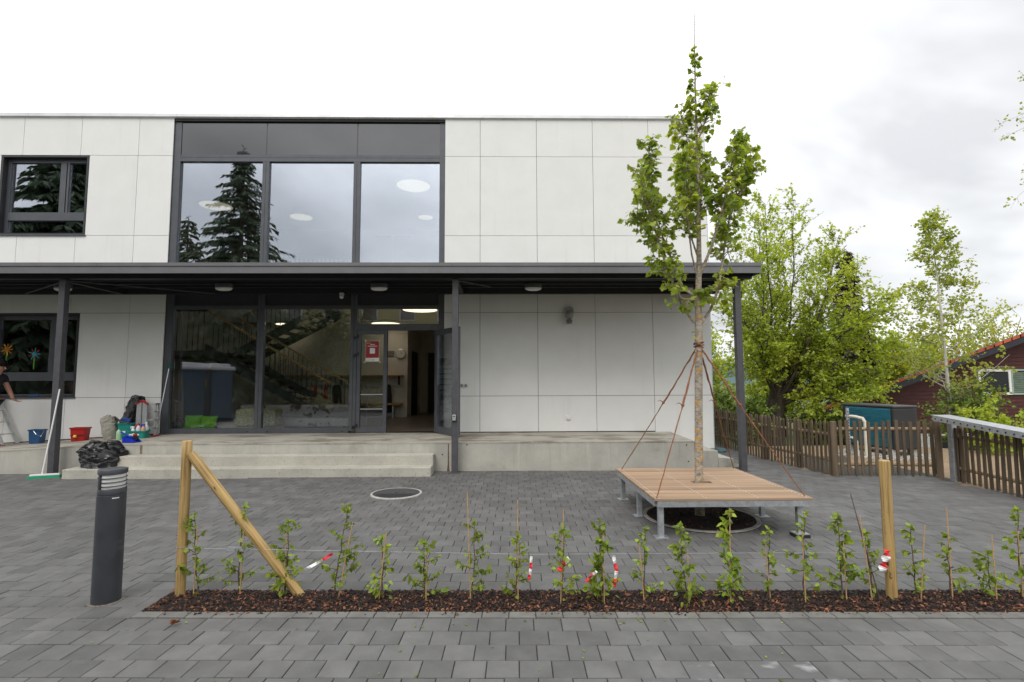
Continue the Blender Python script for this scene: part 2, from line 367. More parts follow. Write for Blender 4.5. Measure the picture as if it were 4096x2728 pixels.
# paving: joint bed + pavers; the nearest ones single pieces, the rest one mesh of real pavers
m = MB(); m.box(-30, -13.4, -.9, 8.0, .2, -.014); m.box(4.4, .2, -.9, 6.3, 16, -.014)
paving = struct(m.build('paving', SAND, origin=(0,0,0)))
PW, PD = .19, .18
def paver_verts(w_, d_, g=.0026, c=.0028):
    a, b = w_/2-g, d_/2-g
    return ([(-a,-b,-.02),(a,-b,-.02),(a,b,-.02),(-a,b,-.02), (-a,-b,-c),(a,-b,-c),(a,b,-c),(-a,b,-c), (-a+c,-b+c,0),(a-c,-b+c,0),(a-c,b-c,0),(-a+c,b-c,0)])
PF = [(0,1,5,4),(1,2,6,5),(2,3,7,6),(3,0,4,7),(4,5,9,8),(5,6,10,9),(6,7,11,10),(7,4,8,11),(8,9,10,11)]
def paver_mesh(name, w_, d_, mt):
    me = bpy.data.meshes.new(name); me.from_pydata(paver_verts(w_, d_), [], PF); me.materials.append(mt); return me
pm = paver_mesh('paver', PW, PD, PAVER); pe = paver_mesh('edging_stone', PW, .092, EDGE); psalt = paver_mesh('paver', PW, PD, SALT)
mass = []           # (centre, w, d)
def in_front_view(x, y): dd = y + 11.025; return abs(x - .55) < dd*1.02 + .15 and y > -8.4
def blocked(x, y):
    if y > -1.42 and x < 5.0: return True
    if y > -1.95 and -7.1 < x < -.8: return True
    if -2.2 > y and x > 7.75: return True
    if y > -2.15 and x > 6.02 + .04*max(0, -y): return True
    if y > -1.2 and x < 4.95: return True
    return False
def rows(v0, dirn, n, urange, cond):
    for k in range(n):
        v = v0 + dirn*PD*(k+.5); off = (.095 if k % 2 else 0) + rng.uniform(-.012, .012)
        u = urange[0] + off
        while u < urange[1]:
            if cond(u, v): yield k, u, v
            u += PW
singles = []
for k, u, v in rows(-.096, -1, 34, (-14, 7.3), lambda u, v: True):
    p = uv(u, v)
    if k < 5 and in_front_view(p.x, p.y): singles.append((p, k))
    else: mass.append((p, PW, PD))
for k in range(3):
    u = BED_U0
    first = True
    while u > -14:
        ww = PW/2 if (first and k % 2) else PW
        mass.append((uv(u - ww/2, -.096 + PD*(k+.5) if k < 2 else -.096+.36+.0605), ww, PD if k < 2 else .121)); u -= ww; first = False
for k, u, v in rows(BED_V, 1, 60, (-14, 9), lambda u, v: True):
    p = uv(u, v)
    if blocked(p.x, p.y): continue
    if k < 2 and in_front_view(p.x, p.y): singles.append((p, 9))
    else: mass.append((p, PW, PD))
for i, (p, k) in enumerate(singles):
    salt = k in (3, 4) and 1.15 < p.x < 2.4 and rng.random() < .6
    o = put(psalt if salt else pm, 'paver', paving, (p.x, p.y, rng.uniform(-.0025, .001)), TH, rot=(rng.uniform(-.006,.006), rng.uniform(-.006,.006), TH + rng.uniform(-.006,.006)))
u = BED_U0 + .095
while u < 7.3:
    p = uv(u, -.048)
    if in_front_view(p.x, p.y): put(pe, 'edging_stone', paving, (p.x, p.y, .004 + rng.uniform(-.002,.002)), rot=(0, 0, TH+rng.uniform(-.01,.01)))
    else: mass.append((p, PW, .092))
    u += PW
V = []; F = []
Rm = np.array([[math.cos(TH), -math.sin(TH)], [math.sin(TH), math.cos(TH)]])
for (p, w_, d_) in mass:
    a = np.array(paver_verts(w_, d_)); a[:, :2] = a[:, :2] @ Rm.T
    a[:, 2] += rng.uniform(-.002, .0015) + a[:, 0]*rng.uniform(-.01,.01)
    a += np.array([p.x, p.y, 0]); o = len(V); V.extend(a.tolist()); F.extend([tuple(i+o for i in q) for q in PF])
m = MB(); m.v = V; m.f = F
tag(m.build('paver_field', PAVERM, paving), kind='stuff')

# planting bed with bark mulch
m = MB(); n_u, n_v = 80, 6; U1 = 7.3
vs = [uv(BED_U0 + (U1-BED_U0)*i/n_u, BED_V*j/n_v, -.014 + .012*math.sin(math.pi*j/n_v) + .006*mnoise.noise((i*.7, j*.9, 0))) for j in range(n_v+1) for i in range(n_u+1)]
m.add(vs, [(j*(n_u+1)+i, j*(n_u+1)+i+1, (j+1)*(n_u+1)+i+1, (j+1)*(n_u+1)+i) for j in range(n_v) for i in range(n_u)])
struct(m.build('planting_bed', MULCHB, smooth=True, origin=(0,0,0)))
def chips(name, n, place, mats, label, cat, smin=.008, smax=.030):
    V = []; F = []; mi = []
    for i in range(n):
        p, t = place(); l = rng.uniform(smin, smax); b = l*rng.uniform(.3, .6); h = l*rng.uniform(.10, .25)
        a = rng.uniform(0, 6.28); ca, sa = math.cos(a), math.sin(a); tx, ty = rng.uniform(-.6,.6), rng.uniform(-.6,.6)
        o = len(V)
        for (x, y, z) in ((-1,-.7,-1),(.8,-1,-1),(1,.6,-1),(-.7,1,-1),(-.8,-.5,1),(.7,-.8,1),(.8,.5,1),(-.6,.8,1)):
            X, Y, Z = x*l/2, y*b/2, z*h/2
            V.append((p[0]+X*ca-Y*sa, p[1]+X*sa+Y*ca, p[2]+Z+X*tx+Y*ty))
        F.extend([tuple(i2+o for i2 in q) for q in ((0,3,2,1),(4,5,6,7),(0,1,5,4),(1,2,6,5),(2,3,7,6),(3,0,4,7))]); mi.extend([t]*6)
    m = MB(); m.v = V; m.f = F; o = m.build(name, mats, origin=(0,0,0)); o.data.polygons.foreach_set('material_index', mi); o.data.update()
    return tag(o, label, cat, kind='stuff')
def bedplace():
    while True:
        u = rng.uniform(BED_U0+.02, 4.4) if rng.random() < .93 else rng.uniform(4.4, 7); v = rng.uniform(.006, BED_V-.008)
        if rng.random() < .03: v = rng.uniform(-.06, 0)
        t = 0 if rng.random() < (.52 - .85*v) else 1
        return uv(u, v, .000 + .011*math.sin(math.pi*max(0, v)/BED_V) + rng.uniform(-.004, .009)), t
chips('bark_mulch', 13000, bedplace, [CHIP, CHIPD], 'brown and black bark chip mulch covering the long planting bed', 'bark mulch')
def pitplace():
    r = .60*math.sqrt(rng.random()); a = rng.uniform(0, 6.28); return (2.87 + r*math.cos(a), -4.75 + r*math.sin(a), .014 + rng.uniform(0,.01)), (0 if rng.random() < .12 else 1)
m = MB(); m.lathe([(.67,.004),(.67,.012),(.60,.013),(.0005,.02)], (2.87,-4.75,0), 48)
struct(m.build('tree_pit', MULCHB, smooth=True))
m = MB(); m.lathe([(.62,.0),(.62,.022),(.665,.022),(.668,.0)], (2.87,-4.75,0), 56, cap=False)
tag(m.build('tree_pit_ring', mat('concrete_ring', (.30,.29,.26), .85, .2, 8), smooth=True), 'round concrete edging ring of the tree pit under the wooden deck', 'pit edging')
chips('dark_pit_mulch', 1500, pitplace, [CHIP, CHIPD], 'dark soil and bark filling the round tree pit below the deck', 'bark mulch')
# manhole
mh = thing('manhole_cover', 'round dark manhole cover with pale concrete ring in the paving', 'manhole', (-1.07, -3.31, 0))
m = MB(); m.lathe([(.342,.0),(.342,.014),(.370,.012),(.374,.0)], (-1.07,-3.31,0), 56, cap=False); m.build('concrete_ring', mat('pale_ring', (.40,.39,.36), .8, .15, 9), mh, smooth=True)
m = MB(); m.lathe([(.343,.0),(.343,.010),(.315,.010),(.312,.007),(.001,.007)], (-1.07,-3.31,0), 56); lid = m.build('lid', mat('cast_iron', (.055,.055,.058), .5, .3, 25, .3, 120), mh, smooth=True)
m = MB()
for i in range(-9, 10):
    for j in range(-5, 0):
        x, y = i*.032 + (.016 if j % 2 else 0), j*.05
        if math.hypot(x, y) < .29: m.box(-1.07+x-.010, -3.31+y-.017, .0075, -1.07+x+.010, -3.31+y+.017, .0105)
m.box(-1.10, -3.28, .0075, -1.06, -3.245, .0115)
tag(m.build('tread_stud', ANTHD, lid), kind='stuff')

# fallen leaves / bits on the paving
def flat_leaf(s, c, r, a, tilt=.15):
    pts = []
    for k, (t, q) in enumerate(((0,0),(.3,.32),(.65,.30),(1,0),(.65,-.30),(.3,-.32))):
        x, y = (t-.5)*r*2, q*r*1.3
        pts.append((c[0]+x*math.cos(a)-y*math.sin(a), c[1]+x*math.sin(a)+y*math.cos(a), c[2]+abs(q)*r*tilt*2))
    s.add(pts, [(0,1,2,3),(0,3,4,5)])
m = MB()
for i in range(55):
    x = rng.uniform(-2.4, 3.4); y = rng.choice((rng.uniform(-8.1,-7.3), rng.uniform(-7.45,-7.28), rng.uniform(-6.7,-5)))
    flat_leaf(m, (x, y, .006), rng.uniform(.008,.017), rng.uniform(0,6.28))
tag(m.build('leaf_litter', SLEAF, origin=(0,0,0)), 'scattered small green leaves fallen on the grey paving', 'leaf litter', kind='stuff')
m = MB(); flat_leaf(m, (-1.72,-7.36,.012), .032, 1.0, .9); flat_leaf(m, (-1.735,-7.37,.02), .026, 1.4, 1.2)
tag(m.build('dead_leaf', mat('brown_leaf', (.22,.07,.02), .7), smooth=True), 'curled brown dead leaf on the paving in front of the bed', 'dead leaf')

# ================================================================ SCHOOL BUILDING
Z0, J4, J3, J2, J1, ROOF = .557, 1.327, 3.127, 4.822, 6.611, 7.479
school = thing('school_building', 'white panelled two storey school building with anthracite windows', 'building', (-1, 0, 0))
G = .0042
def rampz(x): return min(0, x + 6.73)*.055
def pz(x, y): return .555 + .0226*y + rampz(x)
def panel(x0, x1, z0, z1, zl=None, zr=None):
    a = z0 if zl is None else zl; b = z0 if zr is None else zr
    m = MB(); m.prism([(x0+G,0,a+G),(x1-G,0,b+G),(x1-G,0,z1-G),(x0+G,0,z1-G)], (0,.022,0)); return m.build('facade_panel', PANEL, school)
RC = [(-.777,0),(0,1.25),(1.25,2.5),(2.5,3.75),(3.75,5.008)]
for (a, b) in RC:
    for (c, d) in ((J4,J3),(J3,J2),(J2,J1),(J1,ROOF)): panel(a, b, c, d)
    if a > 3.7: panel(a, b, .56, J4, .30, .19)
    else: panel(a, b, Z0+.012, J4)
LC = [(-7.5,-6.75),(-8.75,-7.5),(-10,-8.75),(-11.25,-10),(-12.5,-11.25),(-13.75,-12.5),(-15,-13.75)]
WX0, WX1 = -10.45, -8.55
for (a, b) in LC:
    for (c, d) in ((J3,J2),(J1,ROOF)): panel(a, b, c, d)
    panel(a, b, 0, J4, Z0+.012+rampz(a), Z0+.012+rampz(b))
    for (c, d) in ((J4,J3),(J2,J1)):
        if b <= WX0 or a >= -7.6: panel(a, b, c, d)
for (c, d) in ((J4,J3),(J2,J1)):
    panel(WX1, -7.5, c, d); panel(-11.25, WX0, c, d)
# structural core behind the panels
m = MB(); m.box(-.777, .028, 0, 4.99, .30, ROOF); m.build('wall_core', CORE, school)
m = MB(); m.box(-15, .028, 0, -6.76, .30, J4); m.box(-15, .028, J3, -6.76, .30, J2); m.box(-15, .028, J1, -6.76, .30, ROOF)
m.box(WX1, .028, J4, -6.76, .30, J3); m.box(WX1, .028, J2, -6.76, .30, J1); m.box(-15, .028, J4, WX0, .30, J3); m.box(-15, .028, J2, WX0, .30, J1)
m.build('wall_core', CORE, school)
m = MB(); m.box(4.70, .30, 0, 4.985, 11.7, ROOF); m.box(-15, 11.7, 0, 4.985, 12, ROOF); m.box(-15.3, .03, 0, -15, 12, ROOF); m.build('outer_wall', CORE, school)
y = .0
for k in range(9):      # side cladding
    for (c, d) in ((.2,J4),(J4,J3),(J3,J2),(J2,J1),(J1,ROOF)):
        m = MB(); m.box(4.987, .03+k*1.3+G, c+G, 5.008, .03+(k+1)*1.3-G, d-G); m.build('facade_panel', PANEL, school)
m = MB(); m.box(5.010, .02, .2, 5.03, .05, ROOF); m.build('corner_trim', GALV, school)
m = MB(); m.box(-15, .1, 7.30, 4.9, 12, 7.46); m.build('roof_slab', CORE, school)
for i, (a, b) in enumerate(((-15,-11.6),(-11.6,-9.9),(-9.9,-6.68),(-6.68,-3.32),(-3.32,.05),(.05,3.28),(3.28,5.06))):
    m = MB(); m.prism([(a+.002,-.045,ROOF+.002),(a+.002,-.045,ROOF+.075),(a+.002,.35,ROOF+.085),(a+.002,.35,ROOF-.02),(a+.002,.0,ROOF-.02),(a+.002,-.03,ROOF+.002)], (b-a-.004,0,0)); m.build('parapet_cap', PARA, school)
# black skirting line at the foot of the panels
m = MB(); m.box(-.777, .004, .53, 4.01, .03, Z0+.010)
m.prism([(-15,.004,Z0-.03+rampz(-15)),(-6.75,.004,Z0-.03),(-6.75,.004,Z0+.010),(-15,.004,Z0+.010+rampz(-15))], (0,.02,0)); m.build('base_profile', JOINT, school)

# ---- entrance glazing over two storeys
cw = MB()
XL, XR = -6.75, -.777
FY0, FY1 = .035, .15
def fr(m, x0, x1, z0, z1, y0=FY0, y1=FY1): m.box(x0, y0, z0, x1, y1, z1)
fr(cw, XL, -6.60, .555, 7.40); fr(cw, -.90, XR, .555, 7.40)
for xm in (-4.725, -2.725):
    fr(cw, xm-.072, xm-.003, .60, 6.51, FY0+.004, FY1); fr(cw, xm+.003, xm+.072, .60, 6.51, FY0+.004, FY1)
    fr(cw, xm-.012, xm+.012, 6.60, 7.40, FY0+.02, FY1)
fr(cw, -6.60, -.90, 6.50, 6.585, FY0+.002); fr(cw, -6.60, -.90, 6.592, 6.655, FY0+.006); fr(cw, -6.60, -.90, 7.385, 7.47, FY0+.03)
fr(cw, -6.60, -2.80, .553, .665, FY0+.002); fr(cw, -6.60, -.90, 4.02, 4.12, FY0+.002); fr(cw, -6.60, -.90, 3.22, 3.29, FY0+.002)
fr(cw, -2.655, -.90, 2.75, 2.885, FY0+.002); fr(cw, -.965, -.895, .555, 2.76, FY0-.002, FY1)
glz = cw.build('entrance_glazing', ANTH, school)
m = MB(); m.box(-6.62, .08, 3.28, -.88, .14, 4.03); m.build('floor_band_panel', ANTHD, glz)
m = MB(); m.box(XL, -.002, 7.40, XR, .034, 7.474); m.build('head_gap_profile', JOINT, glz)  # black strip across the gap above the spandrel panes
bays = ((-6.60,-4.797),(-4.653,-2.797),(-2.653,-.90))
def pane(x0, x1, z0, z1, mt, par, yy=.092, nm='pane'):
    m = MB(); m.box(x0+.001, yy, z0+.001, x1-.001, yy+.006, z1-.001); return m.build(nm, mt, par)
for (a, b) in bays:
    pane(a, b, 4.12, 6.50, GLASS, glz); 
for (a, b) in ((-6.60,-4.737),(-4.713,-2.737),(-2.713,-.90)): pane(a, b, 6.655, 7.385, SPAND, glz, .05, 'spandrel_pane')
for (a, b) in bays[:2]: pane(a, b, .665, 3.22, GLASSL, glz)
pane(-2.653, -.90, 2.885, 3.22, GLASSL, glz)
for x in (-4.95, -4.53, -2.95):
    m = MB(); m.box(x, FY0-.004, .588, x+.05, FY0, .602); m.build('drain_slot', JOINT, glz)
# fixed leaf beside the door
m = MB(); fr(m, -2.640, -2.565, .565, 2.745, .02, .11); fr(m, -2.075, -1.995, .565, 2.745, .02, .11); fr(m, -2.565, -2.075, .565, .67, .022, .108); fr(m, -2.565, -2.075, 2.665, 2.745, .022, .108)
leafA = m.build('fixed_door_leaf', ANTH, school); pane(-2.566, -2.074, .669, 2.666, GLASSL, leafA, .06)
for z in (2.60, 2.22, .70):
    m = MB(); m.tube([(-2.70,.005,z-.05),(-2.70,.005,z+.01)], .018, 8); m.tube([(-2.62,.0,z-.01),(-2.62,.0,z+.05)], .018, 8); m.bar((-2.70,.0,z),(-2.62,.0,z), .012, .03); m.build('hinge', BLACKM, leafA)
for z in (1.05, 1.36):
    m = MB(); m.box(-2.56, .045, z, -2.08, .055, z+.018); m.build('push_bar', ALU, leafA)
# open door leaf, hinged on the right jamb and swung out
hx, hy = -.945, .0; dx, dy = .565/.98, -.80/.98; LW = .985
def dl(m, s0, s1, z0, z1, t=.06, off=0):
    p = [(hx+dx*s, hy+dy*s) for s in (s0, s1)]; nx, ny = -dy, dx
    a, b = off-t/2, off+t/2
    m.prism([(p[0][0]+nx*a, p[0][1]+ny*a, z0),(p[1][0]+nx*a, p[1][1]+ny*a, z0),(p[1][0]+nx*b, p[1][1]+ny*b, z0),(p[0][0]+nx*b, p[0][1]+ny*b, z0)], (0,0,z1-z0))
m = MB(); dl(m, 0, .10, .575, 2.74); dl(m, LW-.10, LW, .575, 2.74); dl(m, .10, LW-.10, .576, .70, .058); dl(m, .10, LW-.10, 2.63, 2.739, .058)
dleaf = m.build('door_leaf', ANTH, school)
m = MB(); dl(m, .101, LW-.101, .701, 2.629, .02); m.build('pane', GLASSL, dleaf)
m = MB(); dl(m, LW-.085, LW-.05, 1.52, 1.56, .12, 0); dl(m, LW-.19, LW-.06, 1.535, 1.555, .018, .06); dl(m, LW-.19, LW-.06, 1.535, 1.555, .018, -.06); m.build('handle', ALU, dleaf)
m = MB(); dl(m, .05, .6, 2.66, 2.71, .05, .055); m.build('door_closer', ANTHD, dleaf)
m = MB(); m.box(-1.99, .02, .545, -.965, .30, .566); m.build('threshold', BLACKM, school)

# ---- the two left windows
def left_window(z0, z1, gm):
    m = MB(); m.box(WX0, -.004, z1-.045, WX1, .16, z1-.005); m.box(WX0, -.004, z0+.005, WX1, .16, z0+.05); m.box(WX0+.005, -.003, z0+.05, WX0+.05, .16, z1-.045); m.box(WX1-.05, -.003, z0+.05, WX1-.006, .16, z1-.045)
    f = m.build('window', ANTHD, school)
    m = MB(); zt = z0 + .50; y0, y1 = .11, .19
    a, b = WX0+.05, WX1-.05
    m.box(a, y0, z0+.05, a+.08, y1, z1-.045); m.box(b-.03, y0, z0+.05, b, y1, z1-.045); m.box(a+.08, y0, z1-.13, b-.03, y1, z1-.045)
    m.box(a+.08, y0, z0+.05, b-.03, y1, z0+.075); m.box(a+.08, y0-.012, zt-.14, b-.03, y1, zt+.04)
    m.box(-9.245, y0-.004, zt+.04, -9.12, y1, z1-.13); m.box(-9.10, y0, zt+.04, -9.06, y1, z1-.13)
    m.build('window_frame', ANTH, f)
    pane(a+.08, -9.245, zt+.04, z1-.13, gm, f, .15); pane(-9.06, b-.03, zt+.04, z1-.13, gm, f, .15); pane(a+.08, b-.03, z0+.075, zt-.14, gm, f, .15)
    m = MB(); m.prism([(WX0-.02,-.03,z0-.012),(WX1+.02,-.03,z0-.012),(WX1+.02,-.03,z0+.012),(WX0-.02,-.03,z0+.012)], (0,.13,.008)); m.build('sill', ANTH, f)
    return f
left_window(J2, J1, GLASS); left_window(J4, J3, GLASSL)

# ---- rooms behind the glass
m = MB(); m.box(-15, .3, .3, 4.7, 11.7, .55); m.build('ground_floor', IFLOOR, school)
m = MB(); m.box(-15, .30, 3.45, -8.6, 11.7, 4.05); m.box(-8.6, 4.6, 3.45, 4.7, 11.7, 4.05); m.box(-3.7, .30, 3.45, 4.7, 4.6, 4.05); m.build('upper_floor', mat('white_ceiling', (.62,.60,.56), .8, .02), school)
m = MB(); m.box(-15, .3, 6.62, 4.7, 11.7, 6.8); m.build('upper_ceiling', mat('upper_white_ceiling', (.70,.69,.67), .8, .02), school)
m = MB(); m.box(-8.55, 5.0, .55, -2.49, 5.2, 3.45); m.box(-2.69, 5.2, .55, -2.49, 7.5, 3.45); m.box(-2.49, 7.4, .55, 4.7, 7.6, 3.45)
m.box(-8.65, .3, .55, -8.55, 5.2, 6.62); m.box(-.6, .3, .55, -.5, 7.4, 6.62); m.box(-8.55, 5.6, 4.05, 4.7, 5.8, 6.62); m.box(-15, 4.2, .55, -8.65, 4.3, 6.62)
m.build('interior_wall', IWALL, school)
m = MB(); m.box(-2.485, 5.7, .56, -2.46, 6.7, 2.62); m.box(-2.2, 7.36, .56, -1.1, 7.39, 2.66); m.build('interior_door', mat('dark_door', (.02,.022,.026), .5), school)

# ================================================================ CONCRETE PLATFORM, STEPS AND RAMP
PFY = -1.44
plat = thing('concrete_platform', 'long concrete entrance platform with ramp along the facade', 'platform', (-1, -.8, 0))
m = MB()
m.prism([(-6.73,PFY,-.1),(4.06,PFY,-.1),(4.06,PFY,.52),(-6.73,PFY,.52)], (0,.012,0))
m.prism([(-15,PFY,-.1),(-6.73,PFY,-.1),(-6.73,PFY,.52),(-15,PFY,.52+rampz(-15))], (0,.012,0))
m.prism([(4.06,PFY,-.1),(4.06,PFY,.52),(4.06,.0,.555),(4.06,.0,-.1)], (-.012,0,0)); m.build('front_wall', CONC, plat)
m = MB()
m.add([(-15,PFY-.004,.52+rampz(-15)),(-6.73,PFY-.004,.52),(4.064,PFY-.004,.52),(4.064,.03,.555),(-6.73,.03,.555),(-15,.03,.555+rampz(-15))], [(0,1,4,5),(1,2,3,4)])
m.add([(-15,PFY-.004,.50+rampz(-15)),(-6.73,PFY-.004,.50),(4.064,PFY-.004,.50),(-15,PFY-.004,.5202+rampz(-15)),(-6.73,PFY-.004,.5202),(4.064,PFY-.004,.5202)], [(0,1,4,3),(1,2,5,4)])
m.build('top_surface', CONCT, plat)
m = MB(); m.box(4.075, -1.17, -.1, 4.60, .05, .305); m.build('plinth_block', CONC, plat, bevel=.006)
m = MB(); m.prism([(4.605,-1.16,-.1),(4.90,-1.16,-.1),(4.90,-1.16,.150),(4.605,-1.16,.175)], (0,1.15,0)); m.prism([(4.905,-1.14,-.1),(5.06,-1.14,-.1),(5.06,-1.14,.02),(4.905,-1.14,.075)], (0,1.0,0)); m.build('plinth_wing', concrete('wing_concrete', (.46,.44,.385), stain=(.17,.16,.12), th=.50, streak=False), plat, bevel=.005)
# stained joint and tie holes
m = MB(); m.prism([(-.535,PFY-.003,.0),(-.485,PFY-.003,.0),(-.497,PFY-.003,.13),(-.505,PFY-.003,.51),(-.520,PFY-.003,.51),(-.520,PFY-.003,.14)], (0,.004,0)); m.build('stained_joint', mat('rust_stain', (.13,.07,.035), .9, .5, 25), plat)
m = MB(); m.box(-6.13, PFY-.003, .345, -6.09, PFY+.002, .50); m.build('stained_joint', mat('dark_stain', (.16,.13,.09), .9, .5, 25), plat)
for (x, z) in ((-.17,.475),(-.62,.30),(3.9,.45),(3.93,.15)):
    m = MB(); m.lathe([(.013,-.002),(.013,.002)], (0,0,0), 10)
    m.v = [(x+a, PFY-.001+c, z+b) for a, b, c in m.v]; m.build('tie_hole', JOINT, plat)
steps = thing('concrete_steps', 'two weathered concrete steps leading up to the entrance platform', 'steps', (-3.9, -1.7, 0))
m = MB(); m.box(-7.08, -1.96, -.1, -.76, -1.455, .155); m.build('lower_step', STEPC, steps, bevel=.012)
m = MB(); m.box(-6.55, -1.70, .1, -.755, -1.454, .335); m.build('upper_step', STEPC, steps, bevel=.012)

# ================================================================ CANOPY
can = thing('entrance_canopy', 'flat anthracite steel canopy on posts along the facade', 'canopy', (-1, -1, 0))
FY, CZ0, CZ1, CXR = -1.92, 3.585, 3.775, 5.19
m = MB(); m.box(-15, FY, CZ0, CXR, FY+.03, CZ1-.065); m.box(CXR-.03, FY+.03, CZ0, CXR, -.003, CZ1-.065); m.build('fascia', FASC, can)
for (a, b) in ((-15,-6.72),(-6.72,-.41),(-.41,CXR+.012)):
    m = MB(); m.box(a+.002, FY-.015, CZ1-.062, b-.002, -.006, CZ1); m.build('roof_edge_cap', FASC, can)
m = MB(); m.box(-15, FY+.03, CZ1-.09, CXR-.03, -.004, CZ1-.066); m.build('soffit', BLACKM, can)
for yy, hh, ww in ((-1.60,.13,.11),(-1.28,.10,.05),(-.92,.10,.05),(-.55,.10,.05),(-.12,.16,.10)):
    m = MB(); m.box(-15, yy-ww/2, 3.70-.03-hh, CXR-.04, yy+ww/2, 3.683); m.build('joist', ANTHD, can)
for x in (-14.3, -7.54, -.377, 4.87):
    m = MB(); m.box(x-.04, -1.54, 3.50, x+.04, -.18, 3.60); m.build('cross_beam', ANTHD, can)
    if x > -14: 
        m = MB(); m.box(x-.056, -1.66, -.02, x+.056, -1.545, 3.53); m.build('post', STEEL, can, bevel=.004)
        m = MB(); m.box(x-.075, -1.68, -.01, x+.075, -1.525, .006); m.build('base_plate', STEEL, can)
for (a, b) in (((-7.50,-1.55,3.52),(-5.6,-.14,3.52)),((-7.58,-1.55,3.52),(-9.6,-.14,3.52)),((-.34,-1.55,3.52),(.25,-.9,3.52))):
    m = MB(); m.tube([a, b], .014, 6); m.build('brace_rod', STEEL, can)
kb = thing('key_safe', 'small silver key safe fixed to the middle canopy post', 'key box', (-.385, -1.66, .94))
m = MB(); m.box(-.425, -1.70, .93, -.345, -1.662, 1.05); m.build('body', BLACKM, kb, bevel=.01)
m = MB(); m.box(-.417, -1.708, .94, -.353, -1.701, 1.04); fp = m.build('face_plate', ALU, kb, bevel=.003)
m = MB(); m.box(-.40, -1.712, 1.01, -.37, -1.709, 1.03); m.build('shackle_slot', BLACKM, fp)
nm5 = ('leftmost, half hidden behind the left post', 'second from the left, above the big panes', 'third from the left, above the door', 'fourth from the left, above the bare wall', 'rightmost, behind the maple trunk')
for (x, yy), nm in zip(((-8.11,-.97),(-4.97,-1.0),(-1.94,-.99),(1.10,-.97),(4.15,-.91)), nm5):
    l_ = thing('canopy_light', 'white oval lamp under the canopy, ' + nm, 'lamp', (x, yy, 3.44), 'oval lamps under the canopy')
    m = MB(); m.lathe([(.15,.0),(.17,.03),(.17,.10)], (x, yy, 3.47), 28, sy=.55); m.build('base', ANTH, l_, smooth=True)
    m = MB(); m.lathe([(.02,-.055),(.10,-.052),(.15,-.035),(.165,-.01),(.165,.0)], (x, yy, 3.485), 28, sy=.55); m.build('diffuser', OPAL, l_, smooth=True)
ms = thing('motion_sensor', 'small white motion sensor under the canopy near the door', 'sensor', (-2.92,-.21,3.42))
m = MB(); m.sphere((-2.92,-.21,3.44), .045, 12, 8); m.build('eye', OPAL, ms, smooth=True)
m = MB(); m.lathe([(.05,.0),(.05,.05)], (-2.92,-.21,3.47), 14); m.build('socket', WHITEP, ms)
sc_ = thing('wall_spotlight', 'grey spotlight with sensor on the wall under the canopy', 'spotlight', (1.93,-.1,3.0))
GREYP = mat('grey_fixture', (.33,.33,.32), .5, .08)
m = MB(); m.lathe([(.055,0),(.085,.05),(.085,.09)], (0,0,0), 18); m.v = [(1.93+a, -.02-c, 3.16+b) for a, b, c in m.v]; m.build('mount', GREYP, sc_)
m = MB(); m.sphere((1.93,-.10,3.06), .09, 16, 10, 1.1); m.build('head', GREYP, sc_, smooth=True)
m = MB(); m.lathe([(.055,-.06),(.07,.02)], (1.92,-.12,2.93), 16); m.build('sensor', mat('sensor_lens', (.13,.13,.13), .3), sc_)
so = thing('outdoor_socket', 'white outdoor power socket low on the bare wall', 'socket', (1.88,-.02,.81))
m = MB(); m.box(1.84,-.04,.82,1.925,-.002,.905); m.build('cover', WHITEP, so, bevel=.008)
m = MB(); m.box(1.85,-.045,.835,1.915,-.041,.88); m.build('flap', WHITEP, so)
for k, (x, nm) in enumerate(((-.39,'left'),(-.30,'right'))):
    ks = thing('key_switch', 'round steel key switch on the wall, %s one of the pair' % nm, 'switch', (x,-.01,1.55), 'key switches beside the open door')
    m = MB(); m.lathe([(.036,-.012),(.036,.012)], (0,0,0), 20); m.v = [(x+a, -.013+c, 1.55+b) for a, b, c in m.v]; m.build('ring', GALV, ks)
    m = MB(); m.box(x-.006, -.028, 1.53, x+.006, -.0255, 1.57)
    if k == 0: m.box(x-.02,-.028,1.545,x-.008,-.0255,1.557); m.box(x+.008,-.028,1.545,x+.02,-.0255,1.557)
    m.build('keyhole', BLACKM, ks)
# ================================================================ VEGETATION TOOLS
OV = np.array([(0,0,0),(.28,.27,.05),(.62,.27,.05),(1,0,0),(.62,-.27,.05),(.28,-.27,.05)])      # ovate leaf, folded on its rib
OVF = [(0,1,2,3),(0,3,4,5)]
DI = np.array([(0,0,0),(.45,.40,.04),(1,0,0),(.45,-.40,.04)]); DIF = [(0,1,2,3)]
ND = np.array([(0,0,0),(.45,.13,.0),(1,0,-.08),(.45,-.13,.0)]); NDF = [(0,1,2,3)]
_half = [(0,.02),(.05,.24),(-.10,.46),(.16,.40),(.30,.62),(.42,.44),(.56,.46),(.54,.26),(.74,.30),(.80,.14)]
MP = np.array([(x, y, -.22*abs(y)**1.3) for x, y in _half] + [(1.06, 0, -.08)] + [(x, -y, -.22*abs(y)**1.3) for x, y in _half[::-1]])
MPF = [tuple(range(len(MP)))]
